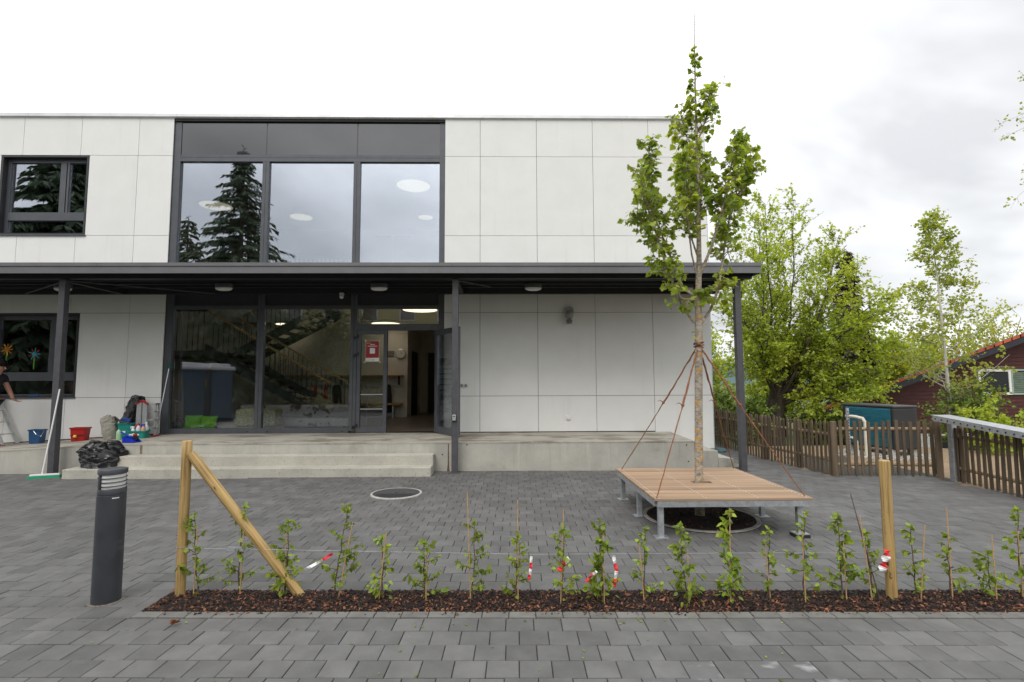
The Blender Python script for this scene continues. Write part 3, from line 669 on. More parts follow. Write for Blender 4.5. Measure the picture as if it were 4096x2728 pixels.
# triangulate the maple outline as a fan around its rib point
MP = np.vstack([MP, [(.36, 0, 0)]]); MPF = [(i, (i+1) % (len(MP)-1), len(MP)-1) for i in range(len(MP)-1)]
def leaf_mesh(name, pts, axes, sizes, shape, faces, mt, parent=None, rnd=None, droop=.0, flat=.6, origin=(0,0,0)):
    """pts: n x 3 stalk ends, axes: n x 3 pointing directions"""
    rnd = rnd or np.random.default_rng(1)
    p = np.asarray(pts, float); a = np.asarray(axes, float); n = len(p)
    a = a + np.array([0,0,-droop]); a /= np.linalg.norm(a, axis=1)[:, None] + 1e-9
    up = rnd.normal(0, 1, (n, 3))*(1-flat) + np.array([0,0,1.0])*flat
    s = np.cross(up, a); s /= np.linalg.norm(s, axis=1)[:, None] + 1e-9
    nn = np.cross(a, s)
    sz = np.asarray(sizes)[:, None, None]
    V = p[:, None, :] + sz*(shape[None, :, 0:1]*a[:, None, :] + shape[None, :, 1:2]*s[:, None, :] + shape[None, :, 2:3]*nn[:, None, :])
    k = len(shape); V = V.reshape(-1, 3)
    me = bpy.data.meshes.new(name)
    fl = len(faces[0]); fa = np.array(faces)
    idx = (np.arange(n)[:, None, None]*k + fa[None]).reshape(-1, fl)
    if parent is None: V = V - np.array(origin)
    me.vertices.add(len(V)); me.vertices.foreach_set('co', V.ravel())
    me.loops.add(idx.size); me.loops.foreach_set('vertex_index', idx.ravel())
    me.polygons.add(len(idx)); me.polygons.foreach_set('loop_start', np.arange(len(idx))*fl); me.polygons.foreach_set('loop_total', np.full(len(idx), fl))
    me.update(calc_edges=True); me.validate()
    me.materials.append(mt)
    o = bpy.data.objects.new(name, me); COL.objects.link(o)
    if parent is not None: attach(o, parent)
    else: o.location = origin
    return o
def bez(p, q, bend, n=7, jit=.0, r=None):
    p, q = Vector(p), Vector(q); c = p.lerp(q, .45) + Vector(bend); out = []
    for i in range(n+1):
        t = i/n; v = p*(1-t)**2 + c*2*t*(1-t) + q*t*t
        if 0 < i < n and jit: v = v + Vector((r.uniform(-jit,jit), r.uniform(-jit,jit), r.uniform(-jit,jit)))
        out.append(v)
    return out
def along(pts, t):
    x = t*(len(pts)-1); i = min(int(x), len(pts)-2); f = x-i; return pts[i].lerp(pts[i+1], f), (pts[i+1]-pts[i]).normalized()
def rvec(r): 
    v = Vector((r.gauss(0,1), r.gauss(0,1), r.gauss(0,1))); return v.normalized()
class Grow:
    def __init__(s, seed): s.r = random.Random(seed); s.w = MB(); s.p = []; s.a = []; s.s = []
    def leaf(s, p, a, z): s.p.append(tuple(p)); s.a.append(tuple(a)); s.s.append(z)
    def twig(s, p, d, ln, n, size, rad_=.004, spread=.9, wood=True, sides=4):
        q = p + d*ln; pts = bez(p, q, rvec(s.r)*ln*.12, 3)
        if wood: s.w.tube(pts, [rad_, rad_*.8, rad_*.6, rad_*.35], sides, False)
        for i in range(n):
            t = (i+.6)/n; pp, dd = along(pts, min(1, t)); s.leaf(pp, dd*.55 + rvec(s.r)*spread, size*s.r.uniform(.65, 1.2))
    def limb(s, pts, r0, r1, nsub, sublen, ntw, twlen, nleaf, size, up=.35, t0=.25, out=.8, sides=6, twr=.004, wood_tw=True, flat=0):
        n = len(pts); s.w.tube(pts, [r0 + (r1-r0)*(i/(n-1))**.8 for i in range(n)], sides, False)
        for i in range(nsub):
            t = t0 + (1-t0)*(i+s.r.random())/nsub; p, d = along(pts, min(t, .999))
            v = rvec(s.r); v = (v - d*v.dot(d)); 
            if flat: v.z *= (1-flat)
            v.normalize()
            dd = (d*.6 + v*out + Vector((0,0,up))).normalized(); ln = sublen*(1.1-.6*t)*s.r.uniform(.6, 1.25)
            sp_ = bez(p, p + dd*ln, Vector((0,0,up*ln*.15)), 4, ln*.03, s.r); rr = (r0 + (r1-r0)*t)*.45
            s.w.tube(sp_, [max(twr*1.1, rr*(1-.8*k/4)) for k in range(5)], 4, False)
            for j in range(ntw):
                tt = .15 + .85*(j+s.r.random())/ntw; pp, d2 = along(sp_, min(tt, .999)); v2 = rvec(s.r)
                if flat: v2.z *= (1-flat)
                s.twig(pp, (d2*.7 + v2*.8 + Vector((0,0,up*.4))).normalized(), twlen*s.r.uniform(.5, 1.3), nleaf, size, twr, wood=wood_tw, sides=3)
def tree_thing(name, label, cat, base, g, wmat, lmat, shape, faces, seed, droop=.1, flat=.5, group=None, crown='crown', trunk='trunk'):
    t = thing(name, label, cat, base, group)
    g.w.build(trunk, wmat, t, smooth=True)
    o = leaf_mesh(crown, g.p, g.a, g.s, shape, faces, lmat, t, np.random.default_rng(seed), droop, flat); o['kind'] = 'stuff'
    return t

# ================================================================ MAPLE
YM = -4.707
mb = dict(
 b1=(.12,[(2.967,2.341),(3.11,2.526),(3.228,2.785),(3.307,3.145),(3.395,3.592),(3.51,3.988),(3.635,4.331),(3.717,4.676)]),
 b2=(-.10,[(2.891,2.363),(2.755,2.549),(2.627,2.84),(2.499,3.2),(2.382,3.591),(2.269,3.929),(2.293,4.27),(2.368,4.585)]),
 b3=(.30,[(2.945,2.675),(2.79,2.813),(2.701,3.145),(2.617,3.479),(2.515,3.816),(2.413,4.156),(2.348,4.441)]),
 b4=(-.30,[(2.962,2.868),(2.84,3.2),(2.758,3.592),(2.733,4.043),(2.766,4.414)]),
 b5=(-.28,[(2.964,2.923),(3.098,3.312),(3.188,3.705),(3.277,4.158),(3.365,4.588)]),
 b6=(.28,[(2.978,3.368),(3.07,3.817),(3.158,4.272),(3.221,4.645)]),
 b7=(-.08,[(2.997,4.673),(3.121,5.021),(3.20,5.36)]),
 b8=(.10,[(2.988,4.558),(2.87,4.86),(2.84,5.10)]),
 b9=(.22,[(2.976,3.145),(2.897,3.592),(2.883,4.044),(2.867,4.443)]),
 b10=(-.15,[(2.944,2.647),(3.149,2.80),(3.26,2.86)]),
 b11=(-.18,[(2.922,2.647),(2.703,2.648),(2.547,2.90),(2.43,2.98)]),
 b12=(.10,[(3.51,3.988),(3.668,4.159),(3.78,4.40)]),
 b13=(-.10,[(2.382,3.591),(2.25,3.591),(2.15,3.70)]))
g = Grow(11)
tr = [(2.885,0),(2.889,.429),(2.91,1.243),(2.936,2.047),(2.945,2.346),(2.949,2.647),(2.976,3.145),(2.989,3.704),(2.996,4.272),(2.997,4.847),(2.999,5.43),(3.01,5.961),(3.024,6.427)]
tp = [Vector((x, YM, z)) for x, z in tr]; trr = [.058,.051,.048,.047,.047,.040,.032,.026,.021,.016,.010,.006,.0025]
g.w.tube(tp, trr, 12)
def mleafs(p, d, n, ln):
    for k in range(n):
        v = rvec(g.r); v.z = v.z*.5 + .05; dirn = (d*.4 + v).normalized()
        q = p + dirn*ln*g.r.uniform(.5, 1.1)
        g.w.tube([p, q], [.0028, .0016], 3, False)
        g.leaf(q, (dirn*.8 + Vector((0,0,-.55)) + rvec(g.r)*.3), g.r.uniform(.042, .082)*g.r.choice((.7,1,1,1.3))); 
def mbranch(pts, r0, r1, t0, dens):
    g.w.tube(pts, [r0 + (r1-r0)*i/(len(pts)-1) for i in range(len(pts))], 7, False)
    L_ = sum((pts[i+1]-pts[i]).length for i in range(len(pts)-1)); n = max(2, int(L_*dens))
    for i in range(n):
        t = t0 + (1-t0)*(i + g.r.random())/n; p, d = along(pts, min(.999, t)); v = rvec(g.r); v = (v - d*v.dot(d)).normalized()
        dd = (d*.7 + v*.8).normalized(); ln = g.r.uniform(.05, .22)*(1.25-.55*t)
        q = p + dd*ln; g.w.tube([p, p.lerp(q,.5)+rvec(g.r)*.01, q], [.006,.0045,.003], 4, False)
        mleafs(q, dd, g.r.randint(4, 7), .06); 
        if ln > .12: mleafs(p.lerp(q, .55), dd, 2, .06)
    mleafs(pts[-1], (pts[-1]-pts[-2]).normalized(), 5, .06)
for k, (dy, pl) in mb.items():
    n = len(pl); pts = [Vector((x, YM + dy*min(1, 1.6*i/(n-1)), z)) for i, (x, z) in enumerate(pl)]
    big = k in ('b1','b2','b3','b5')
    mbranch(pts, .021 if big else .013, .004, {'b1':.42,'b2':.30,'b3':.36,'b4':.34,'b5':.40,'b6':.30,'b9':.32,'b12':.2,'b13':.2}.get(k, .15), 31)
top = tp[7:12]
for i in range(120):
    t = .02 + .97*i/120; p, d = along(top, t); v = rvec(g.r); v.z = .3; v.normalize(); ln = (.20*(1-t)**.9 + .035)*g.r.uniform(.35,1.1)
    q = p + v*ln; g.w.tube([p, q], [.005, .003], 4, False); 
    for _ in range(4 if t > .7 else 5): 
        g.leaf(q, (v + rvec(g.r)*.9 + Vector((0,0,-.3))), g.r.uniform(.045,.085)*(1-.30*t))
for i in range(12): 
    p, d = along(tp[11:], i/12); g.w.tube([p, p + Vector((g.r.choice((-1,1))*.012, 0, .012))], [.003,.001], 3, False)
for i in range(14):
    p = Vector((2.95 + rng.uniform(-.10,.16), YM + rng.uniform(-.12,.05), 2.66 + rng.uniform(-.03,.14))); g.leaf(p, rvec(g.r) + Vector((0,-.3,-.5)), g.r.uniform(.09,.14))
for (x, z) in ((2.87,2.25),(2.88,2.18)): g.leaf((x, YM-.05, z), (-1,-.2,-.3), .05)
maple = tree_thing('maple_tree', 'young maple with lichen spotted trunk growing through the wooden deck', 'tree', (2.885, YM, 0), g, BARK, MLEAF, MP, MPF, 5, .1, .55)

# ================================================================ BACKGROUND TREES
def far_bush(name, label, cx, cy, z0, h, rx, ry, n, size, lmat, seed, cat='shrub', stems=7, group=None, wmat=None, twn=7):
    g = Grow(seed); r = g.r
    for i in range(stems):
        a = 6.28*i/stems + r.uniform(-.4,.4); rr = r.uniform(.35, 1.0)
        q = (cx + rx*rr*math.cos(a)*.85, cy + ry*rr*math.sin(a)*.85, z0 + h*(1-.45*rr**2)*r.uniform(.8,1))
        pts = bez((cx + r.uniform(-.15,.15)*rx, cy + r.uniform(-.15,.15)*ry, z0), q, (0,0,h*.15), 6, h*.02, r)
        g.limb(pts, .035*h/2.5, .008, max(4, int(n/stems/twn/6)), h*.30, 6, h*.13, twn, size, .2, .12, 1.0, 5, .004, True)
    return tree_thing(name, label, cat, (cx, cy, z0), g, wmat or DBARK, lmat, DI, DIF, seed, .15, .45, group)
# hornbeam with low forking limbs
g = Grow(21); bx_, by_ = 8.95, 5.0
g.w.tube([(bx_-.02,by_,-.7),(bx_,by_,.2),(bx_+.05,by_,.8),(bx_+.12,by_,1.25)], [.34,.27,.26,.20], 10)
def hw(x, y, dy): return Vector((8.94 + (x-1768)*.01382, by_ + dy, .54 + (955-y)*.0139))
T_ = [(1700,520,.8),(1735,490,-.9),(1772,482,.6),(1830,478,-.2),(1862,505,1.2),(1900,560,-.8),(1930,600,.9),(1985,628,.2),(1985,690,-1.1),(1995,745,.5),(1985,805,-1.4),(1965,862,-1.0),(1920,905,-1.6),(1705,620,-1.4),(1692,705,.9),(1705,800,-1.0),(1880,935,-1.8),(1800,560,1.6),(1850,620,-1.6),(1950,730,-1.9),(1760,640,1.8),(1910,830,1.8)]
for i, (x, y, dy) in enumerate(T_):
    q = hw(x, y, dy); p = Vector((bx_ + .12 + g.r.uniform(-.1,.15), by_ + g.r.uniform(-.12,.12), g.r.uniform(.8, 1.35)))
    low = y > 660
    pts = bez(p, q, (0, 0, (.5 if low else -.35)), 9, .06, g.r)
    if not low: pts = bez(p, q, ((q.x-p.x)*.28, dy*.2, -.2), 9, .07, g.r)
    g.limb(pts, .055, .007, 26, 1.15, 8, .42, 8, .100, .06 if low else .45, .16, .9, 6, .005, True, .55 if low else .1)
tree_thing('hornbeam_tree', 'large bright green tree with low forking limbs behind the fence', 'tree', (bx_, by_, -.7), g, DBARK, HLEAF, DI, DIF, 3, .2, .7)
# birch by the red house
g = Grow(33); bt = bez((14.55,5.0,-1.2), (14.30,5.0,7.05), (.12,0,0), 12, .015, g.r)
g.w.tube(bt, [.085-.078*(i/12)**.8 for i in range(13)], 8)
for i in range(42):
    t = .28 + .70*i/42; p, d = along(bt, t); a = g.r.uniform(0, 6.28); wdt = (1.9*(1-t)**.75 + .16)*(.75+.35*math.sin(i*2.1)*.5+.1)
    q = p + Vector((math.cos(a)*wdt, math.sin(a)*wdt*.8, wdt*.85*g.r.uniform(.6,1.1)))
    g.limb(bez(p, q, (0,0,-wdt*.15), 5, .02, g.r), .018*(1-t)+.006, .004, 7, .55*(1.3-t), 4, .30, 5, .10, .1, .2, .9, 4, .003)
tree_thing('birch_tree', 'slender pale stemmed birch in front of the red house', 'tree', (14.55,5.0,-1.2), g, WBARK, BLEAF, DI, DIF, 4, .35, .4)
far_bush('elder_shrub', 'tall loose green shrub around the birch trunk before the red house', 14.7, 4.5, -1.15, 3.2, 1.05, .6, 3600, .10, DLEAF, 41, stems=9)
far_bush('garden_tree', 'rounded yellowish green tree left of the red roof', 18.2, 11.5, -1.2, 5.2, 2.3, 1.6, 12000, .16, HLEAF, 42, 'tree', 9)
far_bush('garden_tree', 'pale bushy tree just behind the birch crown', 20.6, 13.4, -1.2, 5.6, 2.2, 1.8, 6000, .15, BLEAF, 43, 'tree', 8)
far_bush('loose_leaved_tree', 'thin reddish green tree behind the right end of the red roof', 22.6, 13, -1.2, 6.7, 2.6, 1.6, 4200, .13, BLEAF, 44, 'tree', 9)
far_bush('loose_leaved_tree', 'thin pale tree at the right frame edge above the red roof', 25.6, 14, -1.2, 6.9, 2.2, 1.6, 3600, .13, HLEAF, 45, 'tree', 8)
far_bush('slender_tree', 'slim pale green tree between facade corner and canopy post', 7.2, 7.5, -.9, 4.5, .95, .9, 4200, .11, HLEAF, 46, 'tree', 7)
far_bush('fence_shrub', 'dark green shrub behind the fence next to the building corner', 6.7, 4.6, -.5, 2.3, .95, .9, 5200, .10, DLEAF, 47, 'shrub', 8)
far_bush('fence_shrub', 'green shrub below the hornbeam trunk behind the fence', 7.9, 4.3, -.5, 1.75, .9, .6, 4200, .095, DLEAF, 48, 'shrub', 8)
far_bush('fence_shrub', 'shady shrub right of the hornbeam trunk behind the fence', 10.1, 4.6, -.6, 1.45, 1.3, .7, 5200, .10, DLEAF, 49, 'shrub', 9)
far_bush('fence_shrub', 'low green shrub left of the red house eave', 11.2, 4.6, -.9, 1.15, 1.0, .5, 3200, .11, DLEAF, 50, 'shrub', 9)
far_bush('background_tree', 'broad light green tree left behind the large hornbeam', 9.4, 13, -1.0, 5.2, 2.4, 1.8, 7000, .16, HLEAF, 51, 'tree', 9)
far_bush('background_tree', 'mid green tree right behind the large hornbeam', 13.0, 12, -1.0, 5.0, 2.4, 1.6, 7000, .16, HLEAF, 52, 'tree', 9)
far_bush('railing_shrub', 'low leafy branches behind the galvanised railing', 12.2, 1.2, -.3, 1.45, 1.6, .6, 2200, .09, HLEAF, 53, 'shrub', 8)
def conifer(name, label, cx, cy, z0, h, rb, seed, mt, layers=26, per=11, wcut=.03, dens=9, nsize=.42, cat='tree', z1=.06):
    g = Grow(seed); r = g.r
    g.w.tube([(cx,cy,z0),(cx,cy,z0+h*.5),(cx,cy,z0+h)], [h*.018,h*.011,.01], 8)
    for i in range(layers):
        t = z1 + (1-z1)*(i/layers)**.9; zz = z0 + h*t; R_ = rb*(1-t)**.85*r.uniform(.8,1.12) + .12
        for k in range(max(5, int(per*(1-.5*t)))):
            a = r.uniform(0, 6.28); R2 = R_*r.uniform(.7,1.15)
            p = Vector((cx, cy, zz)); q = Vector((cx+math.cos(a)*R2, cy+math.sin(a)*R2, zz - R2*.22 + r.uniform(-.1,.1)*R2))
            pts = bez(p, q, (0,0,R2*.10), 5); g.w.tube(pts, [.012+R2*.008, .010+R2*.006,.01,.008,.006,.004], 3, False)
            n = int(dens*(.5+R2/rb*1.6)) + 3
            for j in range(n):
                tt = .12 + .88*(j+r.random())/n; pp, d = along(pts, min(.999, tt)); sd = Vector((-d.y, d.x, 0)) * r.choice((-1,1))
                g.leaf(pp, d*.6 + sd*r.uniform(.3,1.0) + Vector((0,0,-.45+r.uniform(-.2,.25))), nsize*r.uniform(.6,1.2)*(1.1-.35*t))
    for j in range(10): g.leaf((cx, cy, z0+h-.05*j), rvec(r)+Vector((0,0,.6)), nsize*.5)
    return tree_thing(name, label, cat, (cx, cy, z0), g, DBARK, mt, ND, NDF, seed, .1, .3)
conifer('spruce_tree', 'narrow brown topped spruce rising behind the large hornbeam', 15.0, 10.2, -1.2, 8.45, 1.35, 61, NEEDLEB, 44, 12, dens=26, nsize=.36)
# across the road behind the camera: what the panes reflect
conifer('tall_spruce', 'tall dark spruce across the road mirrored in the upper panes', -15.65, -20.0, -.2, 16.4, 5.6, 62, NEEDLE, 46, 16, dens=30, nsize=.52)
conifer('tall_spruce', 'broad dark conifer across the road mirrored in the left window', -27.5, -21.0, -.2, 19.0, 7.0, 63, NEEDLE, 46, 20, dens=40, nsize=.9)
conifer('tall_spruce', 'smaller spruce across the road mirrored low in the left pane', -19.4, -20.8, -.2, 12.3, 3.8, 64, NEEDLE, 36, 14, dens=24, nsize=.5)
for i, (x, y, h, rx, lm) in enumerate(((-22,-19.5,5.5,3.2,RLEAF),(-17.5,-18.6,4.6,3.0,RLEAF),(-12.2,-18.8,5.6,3.4,RLEAF),(-7.2,-18.4,5.0,3.2,RLEAF),(-2.2,-18.9,5.2,3.2,RLEAF),(2.6,-18.6,4.8,3.2,RLEAF),(7.5,-19,5.6,3.2,RLEAF),(-10,-22.5,7.4,3.0,RLEAF),(-19.5,-23,7.0,3.2,RLEAF))):
    far_bush('roadside_bush', 'dense bush across the road behind the photographer, number %s from the left' % ('one','three','four','six','seven','eight','nine','five','two')[i], x, y, -.3, h, rx, 2.0, 9000, .19, lm, 70+i, 'shrub', 9, 'bushes across the road')
# ================================================================ TREE DECK
dk = thing('tree_deck', 'square hardwood bench deck on galvanised legs around the maple', 'deck', (2.92, -4.65, 0))
DX0, DX1, DY0, DY1, DZ = 2.09, 3.76, -5.585, -3.70, .415
nb = 14; bw = (DY1-DY0)/nb
holes = (2.80, 3.03)
bmesh_full = None
for i in range(nb):
    y0 = DY0 + i*bw + .003; y1 = DY0 + (i+1)*bw - .003; yc = (y0+y1)/2
    if abs(yc - YM) < bw*.6:
        for (a, b) in ((DX0, holes[0]), (holes[1], DX1)):
            m = MB(); m.box(a, y0, DZ-.026, b, y1, DZ); m.build('deck_board', DECKW, dk, bevel=.003)
    else:
        m = MB(); m.box(DX0 + rng.uniform(-.003,.003), y0, DZ-.026, DX1 + rng.uniform(-.003,.003), y1, DZ); m.build('deck_board', DECKW, dk, bevel=.003)
m = MB()
for i in range(nb):
    for fx in (.035, .33, .66, .965):
        for q in (.25, .75):
            x = DX0 + (DX1-DX0)*fx + rng.uniform(-.003,.003); y = DY0 + (i+q)*bw
            m.lathe([(.0085,0),(.0070,.0016)], (x, y, DZ), 7)
tag(m.build('screw_head', ALU, dk), kind='stuff')
for (a, b) in (((DX0+.03,DY0+.03),(DX1-.03,DY0+.03)),((DX0+.03,DY1-.03),(DX1-.03,DY1-.03)),((DX0+.03,DY0+.06),(DX0+.03,DY1-.06)),((DX1-.03,DY0+.06),(DX1-.03,DY1-.06)),((DX0+.55,DY0+.06),(DX0+.55,DY1-.06)),((DX1-.55,DY0+.06),(DX1-.55,DY1-.06))):
    m = MB(); m.bar((*a, DZ-.058), (*b, DZ-.058), .045, .062); m.build('frame_beam', GALV, dk)
for (x, y) in ((DX0+.075,DY0+.07),(DX0+.075,-4.66),(DX0+.075,DY1-.09),(DX1-.12,DY0+.07),(DX1-.12,-4.72),(DX1-.12,DY1-.09)):
    shim = .03 if (x > 3 and y < -5) else 0
    m = MB(); m.box(x-.028, y-.028, .008+shim, x+.028, y+.028, DZ-.09); lg = m.build('leg', GALV, dk, bevel=.003)
    m = MB(); m.box(x-.07, y-.06, .002+shim, x+.07, y+.06, .012+shim); m.build('foot_plate', GALV, lg)
    if shim: m = MB(); m.box(x-.075, y-.065, 0, x+.075, y+.065, .031); m.build('rubber_shim', BLACKM, lg)
# ropes
TIE = Vector((2.938, YM, 2.09))
def rope(q, k, label):
    q = Vector(q); g_ = random.Random(k)
    st = TIE + (q-TIE).normalized()*.05 + Vector((0,0,.0)); pts = []; rr = []
    n = 34
    for i in range(n+1):
        t = i/n; p = st.lerp(q, t); p.z -= .03*math.sin(math.pi*t)*.6
        pts.append(p + Vector((g_.uniform(-1,1), g_.uniform(-1,1), g_.uniform(-1,1)))*(.004 if t < .45 else .0018)); rr.append((.0105 if t < .42 else .0062)*g_.uniform(.8,1.25))
    m = MB(); m.tube(pts, rr, 7)
    kk = pts[int(n*.42)]; m.sphere(kk, .020, 8, 6); m.tube([kk, kk+Vector((-.05,-.01,.03)), kk+Vector((-.08,0,.01))], [.006,.005,.002], 5)
    tag(m.build('guy_rope', ROPE, smooth=True), label, 'rope', 'coir ropes guying the maple')
rope((2.15,-3.80,DZ), 1, 'brown coir rope from trunk to the rear left deck corner')
rope((2.12,-5.55,DZ), 2, 'brown coir rope from trunk to the front left deck corner')
rope((3.73,-3.78,DZ), 3, 'brown coir rope from trunk to the rear right deck corner')
rope((3.71,-5.52,DZ), 4, 'brown coir rope from trunk to the front right deck corner')
m = MB(); sp_ = [(TIE.x + .058*math.cos(a*.5), YM + .058*math.sin(a*.5), 2.05 + .0028*a + .006*math.sin(a*1.7)) for a in range(0, 44)]
m.tube(sp_[:30], .008, 7); m.sphere((TIE.x-.02, YM-.062, 2.09), .018, 8, 6)
tag(m.build('rope_collar', ROPE, smooth=True), 'coir rope wound around the maple trunk where the guys meet', 'rope')

# ================================================================ BOLLARD
bo = thing('bollard_light', 'dark grey louvred bollard lamp at the left end of the bed', 'bollard', (-2.505,-6.95,0))
bc = (-2.505,-6.95,0); BOLM = mat('bollard_paint', (.040,.042,.050), .5, .2, 6, objr=.01, spots=((.075,.077,.085), 5, .62, .1, (1,1,2)))
m = MB(); m.lathe([(.094,0),(.0935,.785),(.0935,.79),(.091,.792),(.091,.797),(.0935,.799),(.0935,.835),(.088,.842),(.075,.842)], bc, 40); m.build('body', BOLM, bo, smooth=True)
m = MB(); m.lathe([(.083,.835),(.083,.955)], bc, 32, False); m.build('diffuser', mat('bollard_opal', (.80,.80,.78), .3, .02), bo, smooth=True)
for z in (.862, .892, .922):
    m = MB(); m.lathe([(.084,z-.001),(.093,z-.0025),(.0955,z-.001),(.0955,z+.001),(.093,z+.002),(.084,z+.002)], bc, 36, False); m.build('louvre', BOLM, bo, smooth=True)
for a in (247, 67):
    a = rad(a); m = MB(); m.bar((bc[0]+.088*math.cos(a), bc[1]+.088*math.sin(a), .84), (bc[0]+.088*math.cos(a), bc[1]+.088*math.sin(a), .955), .020, .012, (math.cos(a), math.sin(a), 0)); m.build('strut', BOLM, bo)
m = MB(); m.lathe([(.090,.948),(.0955,.951),(.0955,.982),(.093,.985),(.001,.987)], bc, 40); m.build('cap', BOLM, bo, smooth=True)
m = MB()
for i in range(6):
    a0, a1 = rad(308+i*4.6), rad(308+(i+1)*4.6); R_ = .0943
    m.quad((bc[0]+R_*math.cos(a0), bc[1]+R_*math.sin(a0), .770), (bc[0]+R_*math.cos(a1), bc[1]+R_*math.sin(a1), .770), (bc[0]+R_*math.cos(a1), bc[1]+R_*math.sin(a1), .778), (bc[0]+R_*math.cos(a0), bc[1]+R_*math.sin(a0), .778))
m.build('sticker', WHITEP, bo)
m = MB(); m.lathe([(.093,.0015),(.112,.002),(.114,.0)], bc, 24, False); m.build('gravel_collar', mat('gravel_fill', (.16,.14,.11), .95, .5, 60), bo)

# ================================================================ BED POSTS, BRACE, WIRE
def rpost(name, label, p, q, r, cat='post', sharp=0):
    p, q = Vector(p), Vector(q); m = MB(); n = 9
    pts = [p.lerp(q, i/n) for i in range(n+1)]; m.tube([pts[0]] + pts[1:-1] + [pts[-1] - (q-p).normalized()*.006, pts[-1]], [r]*(n) + [r, r*.86], 18)
    return tag(m.build(name, WOODN, smooth=True), label, cat)
rpost('wooden_post', 'taller round timber post at the left end of the bed', (-2.001,-6.865,-.1), (-1.998,-6.865,1.185), .0365)
rpost('wooden_post', 'shorter round timber post at the right end of the bed', (3.445,-7.06,-.1), (3.447,-7.06,1.03), .038)
a, b = Vector((-1.962,-6.875,1.085)), Vector((-1.065,-6.87,-.02)); LB = (a-b).length
m = MB(); m.tube([(0,0,LB*i/12) for i in range(13)], [.037]*12 + [.034], 18)
o = m.build('diagonal_brace', WOODN, smooth=True, origin=(0,0,0)); o.location = b; o.rotation_euler = (a-b).to_track_quat('Z', 'Y').to_euler()
tag(o, 'round timber strut leaning diagonally against the left post', 'strut')
tw = thing('tension_wire', 'thin galvanised wire strung between the two bed posts', 'wire', (.7,-6.95,.33))
m = MB(); m.tube([(-1.96,-6.90,.365),(-1.63,-6.90,.357)], .0008, 5); m.tube([(-1.50,-6.90,.355),(.7,-6.98,.322),(3.41,-7.085,.35)], .0008, 5); m.build('wire', GALV, tw)
m = MB()
for i in range(17):
    a0, a1 = 6.283*i/16, 6.283*(i+1)/16
m.tube([(-2.001+.0380*math.cos(6.283*i/24), -6.865+.0380*math.sin(6.283*i/24), .366+.001*i/24) for i in range(25)], .0018, 5); m.build('wire_loop', GALV, tw)
m = MB(); m.bar((-1.63,-6.90,.357),(-1.50,-6.90,.355), .022, .030); m.tube([(-1.575,-6.92,.356),(-1.575,-6.88,.356)], .013, 10); m.build('tensioner', GALV, tw)

# ================================================================ SAPLINGS
ordw = ['first','second','third','fourth','fifth','sixth','seventh','eighth','ninth','tenth','eleventh','twelfth','thirteenth','fourteenth','fifteenth','sixteenth','seventeenth','eighteenth','nineteenth','twentieth','last']
# x, y, plant height, cane height (0: none), cane top dx, lean, density, spread, trait
SP = [(-1.86,-6.87,.66,.66,.01,-.05,1.0,.17,'with wide left branches'),
 (-1.56,-6.86,.72,.58,.02,.03,.9,.15,'slim with one shoot above the brace'),
 (-1.19,-6.87,.60,.55,.01,.02,1.25,.20,'bushy beside the foot of the brace'),
 (-.80,-6.93,.72,.56,.10,.10,1.05,.24,'tall and leaning right on a slanting cane'),
 (-.42,-6.99,.50,.50,.05,.00,.85,.12,'narrow with leaves at the foot'),
 (-.08,-7.01,.45,.43,.00,-.02,1.1,.19,'short and broad leaved'),
 (.27,-7.01,.62,.80,-.03,.02,1.0,.17,'on the tallest cane with bare upper end'),
 (.60,-7.02,.52,.74,.00,.02,1.15,.13,'slim beside a high cane'),
 (.94,-7.07,.58,.68,.03,.02,.95,.17,'with two shoots and red tape'),
 (1.25,-7.08,.64,.55,.0,-.02,1.9,.14,'dense and leafy down to the ground'),
 (1.575,-7.03,.56,.42,-.03,.02,.85,.14,'with a nodding top in front of the deck'),
 (1.875,-7.12,.60,.40,.0,-.04,1.5,.15,'with large glossy leaves below'),
 (2.20,-7.10,.72,.69,.02,.01,1.5,.13,'with a round clump of leaves at the foot'),
 (2.50,-7.04,.55,.50,-.03,.03,.75,.14,'thin with sparse side twigs'),
 (2.75,-7.11,.70,.52,.0,.03,.9,.19,'with a spreading pale top'),
 (3.06,-7.08,.66,.44,.0,.0,1.4,.20,'broad and light green left of the right post'),
 (3.29,-7.08,.52,.62,-.06,-.03,.7,.13,'with long bare stem before the right post'),
 (3.62,-7.09,.58,.55,.07,-.03,.9,.17,'beside a slanting cane right of the right post'),
 (3.89,-7.08,.50,.68,.0,.0,.9,.15,'on a tall upright cane right of the post'),
 (4.17,-7.11,.36,.48,.0,.0,1.2,.18,'low and broad with arching leaves'),
 (4.42,-7.08,.70,.50,.0,.02,1.0,.14,'at the right picture edge')]
